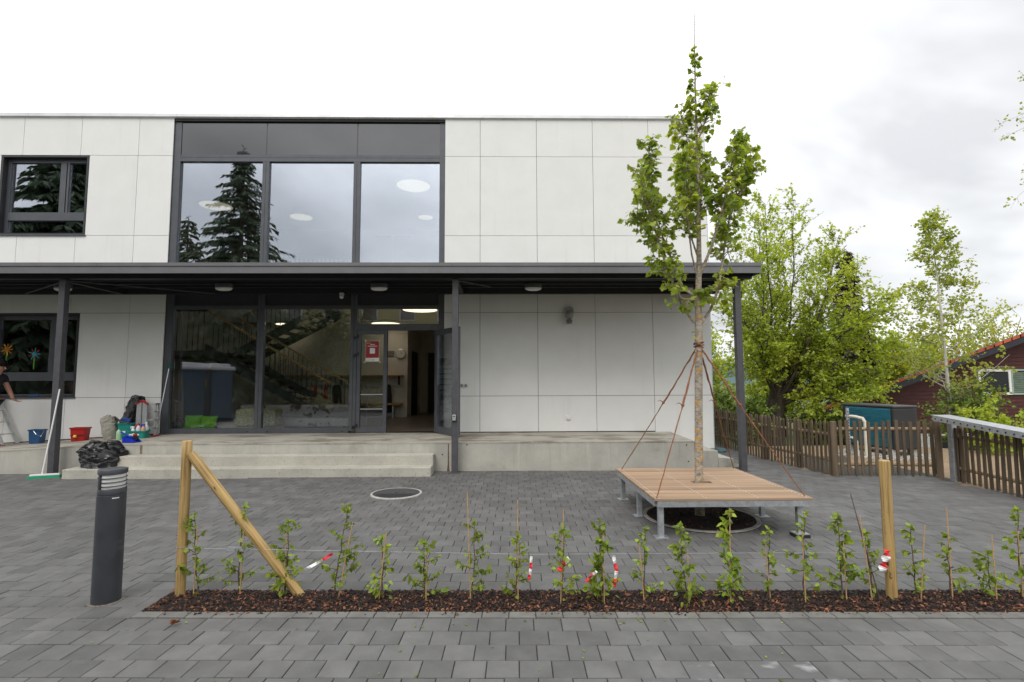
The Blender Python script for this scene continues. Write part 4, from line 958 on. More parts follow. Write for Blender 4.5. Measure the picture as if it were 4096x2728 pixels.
for i, (x, y, h, ch, cdx, lean, dens, spr, trait) in enumerate(SP):
    if i not in (3,4,6,7,8,12,16,17,18,19): ch = min(ch, h*.80)
    r = random.Random(100+i)
    t = thing('hedge_sapling', 'hedge sapling %s, %s from left' % (trait, ordw[i]), 'sapling', (x, y, 0), 'young hedge plants in the bark bed')
    g = Grow(200+i)
    p = Vector((x, y, -.01)); q = Vector((x+lean, y + r.uniform(-.02,.02), h*.93))
    st = bez(p, q, (r.uniform(-.025,.025), 0, 0), 9, .007, r); g.w.tube(st, [.0068-.0048*k/9 for k in range(10)], 6)
    nbr = 6 + int(h*11*min(1.3, dens))
    for k in range(nbr):
        tt = .14 + .84*(k + r.random()*.8)/nbr; pp, d = along(st, min(.99, tt)); a = r.uniform(0, 6.28)
        ln = spr*(1.15-.75*tt)*r.uniform(.45,1.1); dd = Vector((math.cos(a), math.sin(a)*.7, r.uniform(.1,.75))).normalized()
        br = bez(pp, pp + dd*ln, (0,0,-ln*.1), 4, ln*.05, r); g.w.tube(br, [.0034,.003,.0026,.002,.0012], 4, False)
        nl = max(4, int(ln*95*dens*.75)) + 2
        for j in range(nl):
            t2 = .25 + .75*(j+.5)/nl; p2, d2 = along(br, min(.99, t2)); sd = rvec(r); g.leaf(p2, d2*.5 + sd*.8 + Vector((0,0,-.35)), r.uniform(.026,.056)*(1.15 if dens > 1.3 else 1))
    for j in range(9): g.leaf(st[-1], rvec(r)+Vector((0,0,.1)), r.uniform(.03,.05))
    for j in range(int(14*dens)): pp, d = along(st, r.uniform(.06,.97)); g.leaf(pp, rvec(r)+Vector((0,0,-.4)), r.uniform(.028,.052))
    if 'foot' in trait or 'below' in trait or 'ground' in trait:
        for j in range(26): a = r.uniform(0,6.28); rr = r.uniform(.02,.10); g.leaf((x+rr*math.cos(a), y+rr*math.sin(a)*.8, r.uniform(.03,.22)), (math.cos(a), math.sin(a), -.3), r.uniform(.038,.058))
    g.w.build('stem', TWIG, t, smooth=True)
    leaf_mesh('leaves', g.p, g.a, g.s, OV, OVF, SLEAF, t, np.random.default_rng(i), .25, .55)['kind'] = 'stuff'
    if ch:
        sx = x + (.014 if i % 2 else -.012) + lean*.3; m = MB(); m.tube([(sx, y-.016, -.03), (sx+cdx*.5, y-.016, ch*.5), (sx+cdx, y-.014, ch)], [.0046,.0043,.0040], 7); m.build('support_cane', CANE, t, smooth=True)
        zz = h*.55; pp, _ = along(st, .55); m = MB(); m.tube([(pp.x-.012,pp.y-.02,pp.z),(pp.x+.014,pp.y-.018,pp.z+.004),(pp.x+.012,pp.y+.01,pp.z)], .004, 5); m.build('plant_tie', mat('plant_tie_green', (.015,.05,.03), .6) if i == 0 else bpy.data.materials['plant_tie_green'], t)
m = MB(); m.tube([(3.17,-7.06,.78),(3.22,-7.08,.5),(3.33,-7.09,.0)], [.003,.004,.005], 6)
tag(m.build('bare_stick', TWIG, smooth=True), 'dark bare stick leaning left beside the right wooden post', 'stick')

def tape(pts, wdt, segs, label, seed):
    r = random.Random(seed); t = thing('barrier_tape', label, 'tape', pts[0], 'red and white tape ends on the wire')
    P = [Vector(p) for p in pts]; n = 16; c = []
    for i in range(n+1): p, d = along(P, min(.999, i/n)); c.append(p + Vector((0, r.uniform(-.004,.004), r.uniform(-.003,.003))))
    per = n//segs
    for s in range(segs):
        m = MB()
        for i in range(s*per, (s+1)*per):
            a, b = c[i], c[i+1]; d = (b-a).normalized(); sd = Vector((0,-1,0)).cross(d).normalized(); sd = (sd + Vector((0,.6*math.sin(i*.9),0))).normalized()*wdt/2
            sd2 = (Vector((0,-1,0)).cross(d).normalized() + Vector((0,.6*math.sin((i+1)*.9),0))).normalized()*wdt/2
            m.prism([a-sd, a+sd, b+sd2, b-sd2], (0,.0015,0))
        m.build('red_stripe' if s % 2 == 0 else 'white_stripe', TRED if s % 2 == 0 else TWHITE, t)
tape([(-.80,-6.96,.335),(-.87,-6.97,.29),(-1.0,-6.98,.225)], .022, 2, 'red and white tape end blown left on the fourth sapling', 1)
tape([(.70,-7.06,.16),(.715,-7.06,.24),(.72,-7.06,.33)], .022, 4, 'tape end hanging beside the eighth sapling', 2)
tape([(.92,-7.10,.24),(.97,-7.10,.30),(1.0,-7.10,.33)], .034, 2, 'red and white tape knot on the two shooted sapling', 3)
tape([(1.12,-7.12,.17),(1.17,-7.12,.22),(1.20,-7.12,.24)], .018, 2, 'short red tape end left of the dense sapling', 4)
tape([(1.33,-7.11,.12),(1.35,-7.11,.24),(1.33,-7.11,.35)], .026, 4, 'long red and white tape right of the dense sapling', 5)
tape([(3.385,-7.12,.375),(3.365,-7.12,.29),(3.33,-7.12,.215)], .055, 4, 'crumpled red and white tape on the shorter right post', 6)

# ================================================================ FENCES
def picket_mesh(h, w_=.048, t=.020, pt=True):
    m = MB(); a = w_/2
    m.prism([(-a,0,0),(a,0,0),(a,0,h-.05),(a*.35,0,h),(-a*.35,0,h),(-a,0,h-.05)] if pt else [(-a*.25,0,0),(a*.25,0,0),(a,0,.05),(a,0,h),(-a,0,h),(-a,0,.05)], (0,t,0))
    me = bpy.data.meshes.new('picket'); me.from_pydata(m.v, [], m.f); me.materials.append(FENCEW); return me
pkA, pkB = picket_mesh(.90, .042), picket_mesh(.915, .052, .022, False)
def fence(label, a, b, n, zb, pk, zr, posts, rr=.028):
    a, b = Vector((*a,0)), Vector((*b,0)); d = (b-a).normalized(); nrm = Vector((-d.y, d.x, 0)); rz = math.atan2(d.y, d.x)
    t = thing('picket_fence', label, 'fence', tuple(a.lerp(b,.5)))
    for i in range(n):
        p = a.lerp(b, (i+.5)/n) - nrm*.02; put(pk, 'picket', t, (p.x, p.y, zb + rng.uniform(-.012,.012)), rot=(rng.uniform(-.012,.012), rng.uniform(-.022,.022), rz + rng.uniform(-.06,.06)), scale=(rng.uniform(.9,1.1),1,rng.uniform(.985,1.015)))
    for z in zr:
        m = MB(); m.tube([a + Vector((0,0,z)) + nrm*.03, a.lerp(b,.5) + Vector((0,0,z+.004)) + nrm*.03, b + Vector((0,0,z)) + nrm*.03], rr, 10); m.build('rail', FENCER, t, smooth=True)
    for f in posts:
        p = a.lerp(b, f) + nrm*.085; m = MB(); m.tube([(p.x,p.y,-.1),(p.x,p.y,.88),(p.x,p.y,.90)], [.045,.045,.03], 12); m.build('post', FENCEW, t, smooth=True)
    return t
fence('weathered picket fence running back along the side path', (5.92,-.2), (6.17,-2.16), 20, .02, pkA, (.26,.70), (.02,.52,.98))
fence('far weathered picket fence section beside the building corner', (5.80,3.2), (5.92,-.16), 30, .02, pkA, (.26,.70), (.5,.98))
fence('picket gate section in front of the blue heat pump', (6.24,-2.20), (7.84,-2.33), 14, .02, pkB, (.20,.80), (), .030)
fence('weathered picket fence under the galvanised handrail', (7.90,-2.62), (7.55,-5.2), 23, .0, picket_mesh(.86, .050, .022), (.20,.72), (.01,.5,.99))
gp = rpost('fence_post', 'round weathered corner post left of the picket gate', (6.20,-2.17,-.1), (6.20,-2.17,.93), .050); gp.data.materials.clear(); gp.data.materials.append(FENCEW)
gp = rpost('fence_post', 'round weathered post right of the picket gate', (7.86,-2.36,-.1), (7.86,-2.36,.94), .050); gp.data.materials.clear(); gp.data.materials.append(FENCEW)
hr = thing('galvanised_handrail', 'galvanised steel handrail channel with holes on a post', 'handrail', (7.8,-2.6,0))
m = MB(); m.box(7.83,-2.67,-.05,7.92,-2.58,1.02); m.build('post', GALV, hr, bevel=.004)
A_, B_ = Vector((7.62,-2.56,1.015)), Vector((7.38,-5.4,.80)); d = (B_-A_).normalized()
m = MB(); m.bar(A_ + Vector((.005,0,-.005)), B_ + Vector((.005,0,-.005)), .012, .085); m.bar(A_ + Vector((.15,.02,.040)), B_ + Vector((.15,.02,.040)), .30, .010); m.bar(A_ + Vector((.30,.04,-.01)), B_ + Vector((.30,.04,-.01)), .010, .085); chn = m.build('channel', GALV, hr)
for i in range(22):
    p = A_.lerp(B_, (i+.5)/22) + Vector((-.005,0,-.008)); m = MB(); m.lathe([(.013,-.002),(.013,.002)], (0,0,0), 12); m.v = [(p.x+c, p.y+a, p.z+b) for a, b, c in m.v]; m.build('hole', BLACKM, chn)
m = MB(); m.box(7.62,-2.66,1.022,7.93,-2.56,1.05); m.build('end_plate', GALV, hr)

# ================================================================ HEAT PUMP
hp = thing('heat_pump', 'dark heat pump with blue fin side behind the picket gate', 'heat pump', (9.0, .5, 0))
HP = [Vector((8.93,.03,0)), Vector((9.52,.10,0)), Vector((9.30,1.45,0)), Vector((8.70,1.36,0))]
HPB = mat('heat_pump_case', (.022,.023,.026), .4, .1); FIN = mat('blue_coated_fins', (.016,.165,.235), .4, .25, 4, stretch=(1,1,9))
m = MB(); m.prism([p + Vector((0,0,.13)) for p in HP], (0,0,.90)); m.build('casing', HPB, hp, bevel=.03)
m = MB(); m.prism([p + Vector((0,0,1.032)) + (p - Vector((9.11,.73,0)))*.03 for p in HP], (0,0,.05)); m.build('lid', mat('heat_pump_lid', (.06,.062,.068), .4), hp, bevel=.02)
e1 = (HP[3]-HP[0]).normalized(); n1_ = Vector((-e1.y, e1.x, 0)); 
if n1_.x > 0: n1_ = -n1_
m = MB(); q0 = HP[0] + e1*.05 + n1_*.008; q1 = HP[3] - e1*.12 + n1_*.008
m.prism([q0 + Vector((0,0,.17)), q1 + Vector((0,0,.17)), q1 + Vector((0,0,1.01)), q0 + Vector((0,0,1.01))], n1_*.006); fin = m.build('fin_block', FIN, hp)
m = MB()
for i in range(28): z = .19 + i*.029; m.bar(q0 + n1_*.010 + Vector((0,0,z)), q1 + n1_*.010 + Vector((0,0,z)), .006, .004)
tag(m.build('fin_line', FIN, fin), kind='stuff')
for p in HP:
    c = p.lerp(Vector((9.11,.73,0)), .18); m = MB(); m.box(c.x-.06, c.y-.06, -.02, c.x+.06, c.y+.06, .135); m.build('foot', mat('foot_concrete', (.4,.4,.38), .85) if 'foot_concrete' not in bpy.data.materials else bpy.data.materials['foot_concrete'], hp)
pp_ = thing('insulated_pipes', 'pale insulated pipes rising left of the heat pump', 'pipes', (8.45,.2,0))
PIPE = mat('pipe_jacket', (.62,.58,.48), .5, .08)
m = MB(); m.tube([(8.36,.10,-.05),(8.36,.10,.72),(8.34,.14,.80),(8.28,.30,.83),(8.22,.5,.83)], .036, 12); m.build('pipe', PIPE, pp_, smooth=True)
m = MB(); m.tube([(8.24,.22,-.05),(8.24,.22,.30),(8.22,.3,.36),(8.20,.5,.38)], .028, 12); m.build('pipe', PIPE, pp_, smooth=True)
m = MB(); m.bar((8.15,.35,-.05),(8.15,.35,1.02), .05, .04, (0,1,0)); sl = m.build('bracket', GALV, pp_)
for i in range(16): m = MB(); m.box(8.140,.325,.02+i*.06,8.160,.3295,.05+i*.06); m.build('slot', BLACKM, sl)
V_ = []
def gravelplace():
    a = rng.uniform(0,6.28); r_ = math.sqrt(rng.random()); return (8.95 + 1.0*r_*math.cos(a), .45 + .95*r_*math.sin(a), -.005), 0
chips('heat_pump_gravel', 1500, gravelplace, [mat('light_gravel', (.40,.40,.38), .9, .3, 20, island=.4)], 'light grey gravel strip around the heat pump', 'gravel', .025, .06)

# ================================================================ RED HOUSE
HY = 8.0
hs = thing('red_house', 'dark red timber house with orange tiled roof behind the fence', 'house', (20, 12, -1.2))
RED = mat('red_timber', (.066,.013,.011), .7, .3, 3, .2, 40, stretch=(1,1,9)); TILE = mat('orange_roof_tile', (.40,.085,.03), .8, .25, 6, island=.25); BARGE = mat('dark_blue_barge', (.018,.022,.032), .6)
x0, x1, xm_, sl_ = 12.9, 30.5, 23.5, .352
def rz_(x): return .62 + (x-12.3)*sl_ if x < xm_ else .62 + (xm_-12.3)*sl_ - (x-xm_)*sl_
m = MB(); z = -1.6; i = 0
while z < rz_(xm_)-.3:
    zt = z + .145; xl = max(x0, 12.3 + (zt-.45)/sl_); xr = min(x1, 2*xm_ - 12.3 - (zt-.45)/sl_)
    if xr > xl:
        m.prism([(xl,HY,z),(xr,HY,z),(xr,HY+.02,zt),(xl,HY+.02,zt)], (0,.05,0))
    z += .14; i += 1
m.build('wall', RED, hs)
m = MB(); m.prism([(x0,HY+.08,-1.6),(x1,HY+.08,-1.6),(x1,HY+.08,.6),(xm_,HY+.08,rz_(xm_)-.2),(x0,HY+.08,.6)], (5.4,6.0,0)); m.build('house_core', RED, hs)
m = MB()
for s in (0, 1):
    n = 34
    for i in range(n):
        t0, t1 = i/n, (i+1)/n
        if s == 0: xa, xb = 12.1 + (xm_-12.1)*t0, 12.1 + (xm_-12.1)*t1
        else: xa, xb = 2*xm_-12.1 - (xm_-12.1)*t0, 2*xm_-12.1 - (xm_-12.1)*t1
        za, zb = rz_(xa)+.02, rz_(xb)
        if s == 0: m.prism([(xa,HY-.55,za+.11),(xb+.05,HY-.55,zb+.135),(xb+.05,HY-.55,zb+.035),(xa,HY-.55,za)], (6.3,7.0,0))
        else: m.prism([(xa,HY-.55,za),(xb-.05,HY-.55,zb+.035),(xb-.05,HY-.55,zb+.135),(xa,HY-.55,za+.11)], (6.3,7.0,0))
rf = m.build('roof', TILE, hs)
m = MB(); m.prism([(12.1,HY-.52,rz_(12.1)-.22),(xm_,HY-.52,rz_(xm_)-.22),(xm_,HY-.52,rz_(xm_)-.005),(12.1,HY-.52,rz_(12.1)+.01)], (0,.05,0)); m.prism([(xm_,HY-.52,rz_(xm_)-.22),(x1+.5,HY-.52,rz_(x1+.5)-.22),(x1+.5,HY-.52,rz_(x1+.5)),(xm_,HY-.52,rz_(xm_)-.005)], (0,.05,0)); m.build('barge_board', BARGE, rf)
m = MB(); m.prism([(12.2,HY-.46,rz_(12.2)-.03),(xm_,HY-.46,rz_(xm_)-.03),(xm_,HY+.1,rz_(xm_)-.03),(12.2,HY+.1,rz_(12.2)-.03)], (0,0,-.03)); m.build('soffit', BARGE, rf)
def hwin(xa, xb, za, zb, shut=True):
    m = MB(); f = .09
    m.box(xa,HY-.06,za,xa+f,HY-.004,zb); m.box(xb-f,HY-.06,za,xb,HY-.004,zb); m.box(xa+f,HY-.06,za,xb-f,HY-.004,za+f); m.box(xa+f,HY-.06,zb-f,xb-f,HY-.004,zb)
    w_ = m.build('window', WHITEP, hs); m = MB(); m.box(xa+f,HY-.03,za+f,xb-f,HY-.02,zb-f); m.build('pane', bpy.data.materials.get('house_pane') or mat('house_pane', (.02,.022,.024), .25, .1, 3, spec=.3), w_)
    if shut:
        m = MB(); m.box(xb+.02,HY-.05,za,xb+.08,HY-.004,zb); m.box(xb+.66,HY-.05,za,xb+.72,HY-.004,zb); m.box(xb+.08,HY-.05,za,xb+.66,HY-.004,za+.07); m.box(xb+.08,HY-.05,zb-.07,xb+.66,HY-.004,zb)
        sh = m.build('shutter', mat('green_shutter', (.27,.37,.31), .6), w_); 
        for k in range(11): m = MB(); m.cbox((xb+.37,HY-.028,za+.115+k*(zb-za-.2)/11), .58, .012, .06, rx=.6); m.build('slat', bpy.data.materials['green_shutter'], sh)
hwin(18.28, 19.52, 1.06, 2.02); hwin(16.6, 19.9, -1.45, -.35, False); hwin(20.6, 22.2, -1.45, -.35, False)
m = MB(); m.box(18.75,HY-.09,1.085,19.20,HY-.062,1.15); m.build('flower_box', mat('orange_box', (.55,.20,.05), .7), hs)
m = MB(); m.box(14.2,HY-.5,-1.6,16.2,HY-.1,-.35); m.build('annex_wall', mat('white_render', (.6,.6,.58), .8), hs)
nb_ = thing('nest_box', 'small brown nest box on the red timber wall', 'nest box', (18.7, HY-.15, .35))
m = MB(); m.prism([(18.58,HY-.2,.40),(18.82,HY-.2,.40),(18.82,HY-.2,.62),(18.70,HY-.2,.74),(18.58,HY-.2,.62)], (0,.16,0)); m.build('box', mat('nestbox_wood', (.20,.12,.09), .8), nb_)
m = MB(); m.lathe([(.03,-.003),(.03,.003)], (0,0,0), 10); m.v = [(18.70+a, HY-.204+c, .56+b) for a, b, c in m.v]; m.build('entrance_hole', BLACKM, nb_)

# overhanging twigs of a tree standing right of the frame
g = Grow(91); g.w.tube([(13.4,-.3,-.1),(13.3,-.3,3.5),(13.35,-.2,6.8),(13.3,-.2,8.5)], [.09,.07,.05,.02], 8)
for (q, b) in (((11.62,-.2,7.35),(.1,0,.3)),((11.72,0,7.05),(.1,0,.1)),((11.78,-.4,5.92),(.0,0,.35)),((11.85,0,5.45),(0,0,.2)),((14.4,.3,8.0),(0,0,.2)),((14.6,-.6,6.4),(0,0,.2)),((13.0,.6,8.9),(0,0,.2)),((12.7,-.9,8.2),(0,0,.2))):
    p, _ = along([Vector((13.3,-.3,3.5)), Vector((13.35,-.2,6.8)), Vector((13.3,-.2,8.5))], .55 if q[2] < 7 else .8)
    g.limb(bez(p, q, b, 7, .04, g.r), .016, .003, 7, .30, 2, .16, 3, .07, -.1, .45, .8, 5, .0025)
tree_thing('edge_tree', 'tree at the right with a few thin twigs reaching into the sky', 'tree', (13.4,-.3,-.1), g, WBARK, BLEAF, DI, DIF, 9, .5, .3)
# coiled hose at the corner
m = MB(); m.tube([(5.50 + (.15-.0008*i)*math.cos(i*.35), .90 + (.14-.0007*i)*math.sin(i*.35), .015 + .0009*i) for i in range(70)], .011, 6)
tag(m.build('garden_hose', mat('hose_grey_blue', (.12,.22,.24), .5, .1), smooth=True), 'coiled grey blue hose on the path at the building corner', 'hose')
# ================================================================ INSIDE
def lamp(x, y, z, r, label, dm=None):
    t = thing('ceiling_lamp', label, 'lamp', (x, y, z), 'round ceiling lamps inside')
    m = MB(); m.lathe([(r*.985,0),(r,.01),(r,.07),(r*.9,.08)], (x,y,z), 40); m.build('rim', mat('lamp_rim', (.35,.40,.38), .5) if 'lamp_rim' not in bpy.data.materials else bpy.data.materials['lamp_rim'], t, smooth=True)
    m = MB(); m.lathe([(.001,-.012),(r*.95,-.010),(r*.98,-.002)], (x,y,z), 40); m.build('diffuser', dm or LAMPM, t, smooth=True)
lamp(-7.43, 2.94, 6.50, .42, 'round lit ceiling lamp upstairs, in the left pane')
lamp(-1.73, 1.44, 6.50, .42, 'large round lit ceiling lamp upstairs, upper one in the right pane')
lamp(-5.47, 3.9, 6.50, .32, 'small round lit ceiling lamp upstairs, in the middle pane')
lamp(-1.80, 3.9, 6.50, .22, 'smallest round lit ceiling lamp upstairs, lower one in the right pane')
lamp(-1.50, 1.25, 3.36, .42, 'round lit ceiling lamp downstairs behind the glass over the door', LAMPD)
lamp(-6.0, 4.3, 3.36, .30, 'round lit ceiling lamp downstairs behind the stairs', LAMPD)
lamp(-3.0, 4.2, 3.36, .42, 'added round lamp to brighten the ground floor, above the coat rack', LAMPD)  # extra lamp, added only to brighten the ground floor interior
lamp(-7.6, .95, 3.36, .42, 'added round lamp to brighten the ground floor, corner by the left pane', LAMPD)  # second added lamp, fill light for the room behind the left pane
st = thing('staircase', 'dark steel staircase with wooden handrails behind the ground floor panes', 'staircase', (-5.3, 2.3, .56))
NY, FYR = 1.6, 3.0
STR = mat('stair_steel', (.03,.032,.034), .5); TRD = mat('stair_tread', (.10,.095,.09), .6)
nst = 11
for i in range(nst):
    x = -3.72 - .285*i; z = .56 + .167*(i+1); m = MB(); m.box(x-.30, NY+.03, z-.045, x, FYR-.03, z); m.build('tread', TRD, st)
for yy in (NY, FYR-.02):
    m = MB(); m.prism([(-3.60,yy,.56),(-3.60,yy,.74),(-6.80,yy,2.60),(-6.80,yy,2.28)], (0,.02,0)); m.build('stringer', STR, st)
    m = MB(); m.bar((-3.70,yy+.01,1.60),(-6.75,yy+.01,3.39), .045, .05, (0,0,1)); m.build('handrail', RAILW, st)
    for i in range(23):
        x = -3.80 - i*.128; zb = .70 + (-3.72-x)*.586; m = MB(); m.box(x-.007,yy+.004,zb,x+.007,yy+.018,zb+.93); m.build('baluster', BLACKM, st)
m = MB(); m.box(-8.5, NY, 2.28, -6.78, 4.7, 2.42); m.build('landing', STR, st)
for i in range(13):
    x = -6.85 - i*.13; m = MB(); m.box(x-.008,NY+.004,2.42,x+.008,NY+.02,3.40); m.build('baluster', BLACKM, st)
m = MB(); m.box(-8.5,NY,3.38,-6.78,NY+.03,3.42); m.build('guard_rail', BLACKM, st)
for i in range(10):
    x = -6.78 + .285*i; z = 2.42 + .163*(i+1); m = MB(); m.box(x, 3.2, z-.045, x+.30, 4.55, z); m.build('tread', TRD, st)
for yy in (3.17, 4.56):
    m = MB(); m.prism([(-6.85,yy,2.28),(-3.85,yy,3.86),(-3.85,yy,4.15),(-6.85,yy,2.55)], (0,.02,0)); m.build('stringer', STR, st)
m = MB(); m.bar((-6.7,3.18,3.45),(-3.9,3.18,5.05), .045, .05); m.build('handrail', RAILW, st)
for i in range(22):
    x = -6.70 + i*.128; zb = 2.50 + (x+6.78)*.57; m = MB(); m.box(x-.007,3.174,zb,x+.007,3.188,zb+.93); m.build('baluster', BLACKM, st)
ug = thing('upstairs_railing', 'black bar railing upstairs around the stairwell', 'railing', (-5.5, 1.0, 4.05))
for i in range(40):
    x = -8.4 + i*.12; m = MB(); m.box(x-.007,3.1,4.05,x+.007,3.114,5.05); m.build('baluster', BLACKM, ug)
m = MB(); m.box(-8.4,3.09,5.05,-3.7,3.13,5.10); m.build('top_rail', BLACKM, ug)
ubn = thing('upstairs_bench', 'brown wooden bench upstairs behind the railing', 'bench', (-6.0,4.9,4.05))
m = MB(); m.box(-6.9,4.8,4.52,-4.9,5.2,4.68); m.build('seat', RAILW, ubn)
for x in (-6.8,-5.0): m = MB(); m.box(x-.04,4.85,4.05,x+.04,5.15,4.52); m.build('leg', BLACKM, ubn)
cs = thing('coat_stand', 'white branched coat stand upstairs in the right pane', 'coat stand', (-2.6,3.2,4.05))
m = MB(); m.tube([(-2.6,3.2,4.05),(-2.6,3.2,5.7)], .03, 10); m.build('pole', WHITEP, cs, smooth=True)
for s in (-1,1):
    m = MB(); m.tube([(-2.6,3.2,5.45),(-2.6+s*.12,3.2,5.6),(-2.6+s*.16,3.2,5.68)], .012, 6); m.build('hook', WHITEP, cs)
    m = MB(); m.box(-2.6+s*.06,3.19,5.70,-2.6+s*.5,3.21,5.74); m.build('arm', RAILW, cs)
# cloakroom on the back wall
cr = thing('coat_rack', 'wooden coat shelf with hooks on the back wall', 'coat rack', (-4,4.85,1.5))
m = MB(); m.box(-6.4,4.72,1.80,-2.60,4.99,1.84); m.build('shelf', RAILW, cr)
m = MB(); m.box(-6.4,4.93,1.50,-2.60,4.97,1.54); m.build('hook_rail', ALU, cr)
for i in range(10): m = MB(); m.tube([(-6.2+i*.38,4.94,1.52),(-6.2+i*.38,4.86,1.50),(-6.2+i*.38,4.85,1.55)], .008, 6); m.build('hook', ALU, cr)
for x in (-6.3,-4.5,-2.72): m = MB(); m.box(x-.015,4.80,1.54,x+.015,4.98,1.80); m.build('bracket', BLACKM, cr)
bn = thing('cloakroom_bench', 'long wooden cloakroom bench along the back wall', 'bench', (-4,4.75,.56))
m = MB(); m.box(-6.4,4.55,.93,-2.60,4.97,.985); m.build('seat', RAILW, bn)
for x in (-6.2,-4.5,-2.85): m = MB(); m.box(x-.02,4.62,.555,x+.02,4.92,.93); m.build('leg', ALU, bn)
m = MB(); m.box(-6.2,4.74,.62,-2.85,4.77,.65); m.build('shoe_rail', ALU, bn)
JK = [(-4.6,.30,.75,(.03,.032,.04),'black jacket hanging on the rack near the stair foot'),(-3.05,.27,.85,(.02,.022,.028),'long black coat hanging behind the fixed door leaf'),(-4.95,.12,.62,(.55,.02,.02),'red garment hanging behind the stair rails'),(-5.3,.18,.32,(.42,.03,.03),'small red bag hanging beside the stairs')]
for (x, w_, h, c, lb) in JK:
    m = MB(); prof = [(w_*.25,0),(w_*.42,-.08),(w_*.5,-h*.5),(w_*.55,-h*.9),(w_*.5,-h)]; m.lathe(prof[::-1], (x,4.80,1.55), 14, True, 1, .35)
    for k, v in enumerate(m.v): m.v[k] = (v[0] + .02*mnoise.noise((v[0]*9, v[2]*7, 1)), v[1] + .03*mnoise.noise((v[0]*12, v[2]*5, 4)), v[2])
    tag(m.build('hanging_coat', mat('cloth_%d' % int(x*-100), c, .9, .2, 20), smooth=True), lb, 'coat', 'coats on the cloakroom rack')
ck = thing('wall_clock', 'round pale wall clock seen through the open door', 'clock', (-2.63,4.93,2.40))
m = MB(); m.lathe([(.15,-.02),(.15,.02),(.135,.025)], (0,0,0), 32); m.v = [(-2.70+a, 4.965-c, 2.50+b) for a, b, c in m.v]; m.build('case', ALU, ck)
m = MB(); m.lathe([(.134,-.001),(.134,.001)], (0,0,0), 32); m.v = [(-2.70+a, 4.935-c, 2.50+b) for a, b, c in m.v]; m.build('face', WHITEP, ck)
m = MB(); m.bar((-2.70,4.930,2.50),(-2.62,4.930,2.52), .008, .004); m.bar((-2.70,4.930,2.50),(-2.65,4.930,2.55), .010, .004); m.build('hands', BLACKM, ck)
vg = thing('vent_grille', 'grey vent grille beside the wall clock', 'vent', (-3.0,4.98,2.4))
m = MB(); m.box(-3.14,4.975,2.42,-2.90,4.995,2.60); m.build('frame', GREYP, vg)
for i in range(6): m = MB(); m.box(-3.12,4.965,2.435+i*.027,-2.92,4.975,2.448+i*.027); m.build('slat', GREYP, vg)
def pillow(name, x, y, z, w_, h, t, rz, c, lb, rx=-.25):
    n = 10; vs = []; fs = []
    from mathutils import Euler
    R_ = Euler((rx, 0, rz)).to_matrix()
    for s in (1, -1):
        for j in range(n+1):
            for i in range(n+1):
                u_, v_ = 2*i/n-1, 2*j/n-1; th = t/2*((1-u_*u_)*(1-v_*v_))**.38; pin = 1-.10*(1-abs(u_))*(abs(v_))-.0
                p = R_ @ Vector((u_*w_/2*(1-.07*(1-v_*v_)), s*th, v_*h/2*(1-.07*(1-u_*u_)))); vs.append((x+p.x, y+p.y, z+p.z))
    k = (n+1)**2
    for s in (0, 1):
        for j in range(n):
            for i in range(n):
                a = s*k + j*(n+1)+i; q = (a, a+1, a+n+2, a+n+1); fs.append(q if s else q[::-1])
    m = MB(); m.add(vs, fs); return tag(m.build(name, mat('cushion_%d' % int(abs(x)*100), c, .9, .12, 30), smooth=True), lb, 'cushion', 'cushions behind the left pane')
pillow('cushion', -6.36, .50, .76, .36, .33, .14, .1, (.20,.50,.02), 'bright green cushion behind the left pane, next to the grey one', -.3)
pillow('cushion', -6.00, .48, .75, .38, .31, .14, -.1, (.20,.50,.02), 'bright green cushion behind the left pane, the right one', -.3)
pillow('cushion', -6.62, .55, .75, .32, .32, .13, .2, (.16,.14,.13), 'grey cushion in the corner behind the left pane', -.3)
pillow('cushion', -5.70, .70, .66, .55, .35, .10, .3, (.45,.43,.42), 'pale flat cushion lying behind the left pane', -1.2)
ot = thing('patterned_ottoman', 'cream patterned seat block behind the ground floor mullion', 'ottoman', (-4.95,.6,.56))
CREAM = mat('cream_pattern', (.50,.48,.33), .9, .3, 26, col2=(.30,.30,.17), mixpos=(.45,.55))
m = MB(); m.box(-5.38,.38,.66,-4.52,.85,1.04); m.build('cushion_block', CREAM, ot, bevel=.05)
m = MB(); m.box(-5.40,.37,.556,-4.50,.86,.655); m.build('base', CREAM, ot, bevel=.01)
sl2 = thing('floral_sofa', 'low pale floral sofa along the inside of the panes', 'sofa', (-4.4,1.2,.56))
FLOR = mat('floral_fabric', (.42,.40,.40), .9, .1, 6, spots=((.10,.08,.07), 5, .56, .06, (1,1,1)))
m = MB(); m.box(-5.75,1.0,.60,-3.1,1.45,.80); m.build('seat', FLOR, sl2, bevel=.05)
m = MB(); m.box(-5.75,1.30,.80,-3.1,1.5,1.10); m.build('backrest', FLOR, sl2, bevel=.05)
for x in (-5.6,-3.2):
    m = MB(); m.box(x-.03,1.05,.555,x+.03,1.11,.60); m.build('leg', BLACKM, sl2)
il = thing('indoor_ladder', 'white metal frame ladder behind the fixed door leaf', 'ladder', (-2.6,2.0,.56))
for (x) in (-2.95,-2.48): m = MB(); m.tube([(x,2.0,.56),(x+.02,2.1,1.55)], .012, 8); m.build('rail', ALU, il)
for z in (.75,1.0,1.25,1.53): m = MB(); m.tube([(-2.94,2.03,z),(-2.47,2.03,z)], .010, 8); m.build('rung', ALU, il)
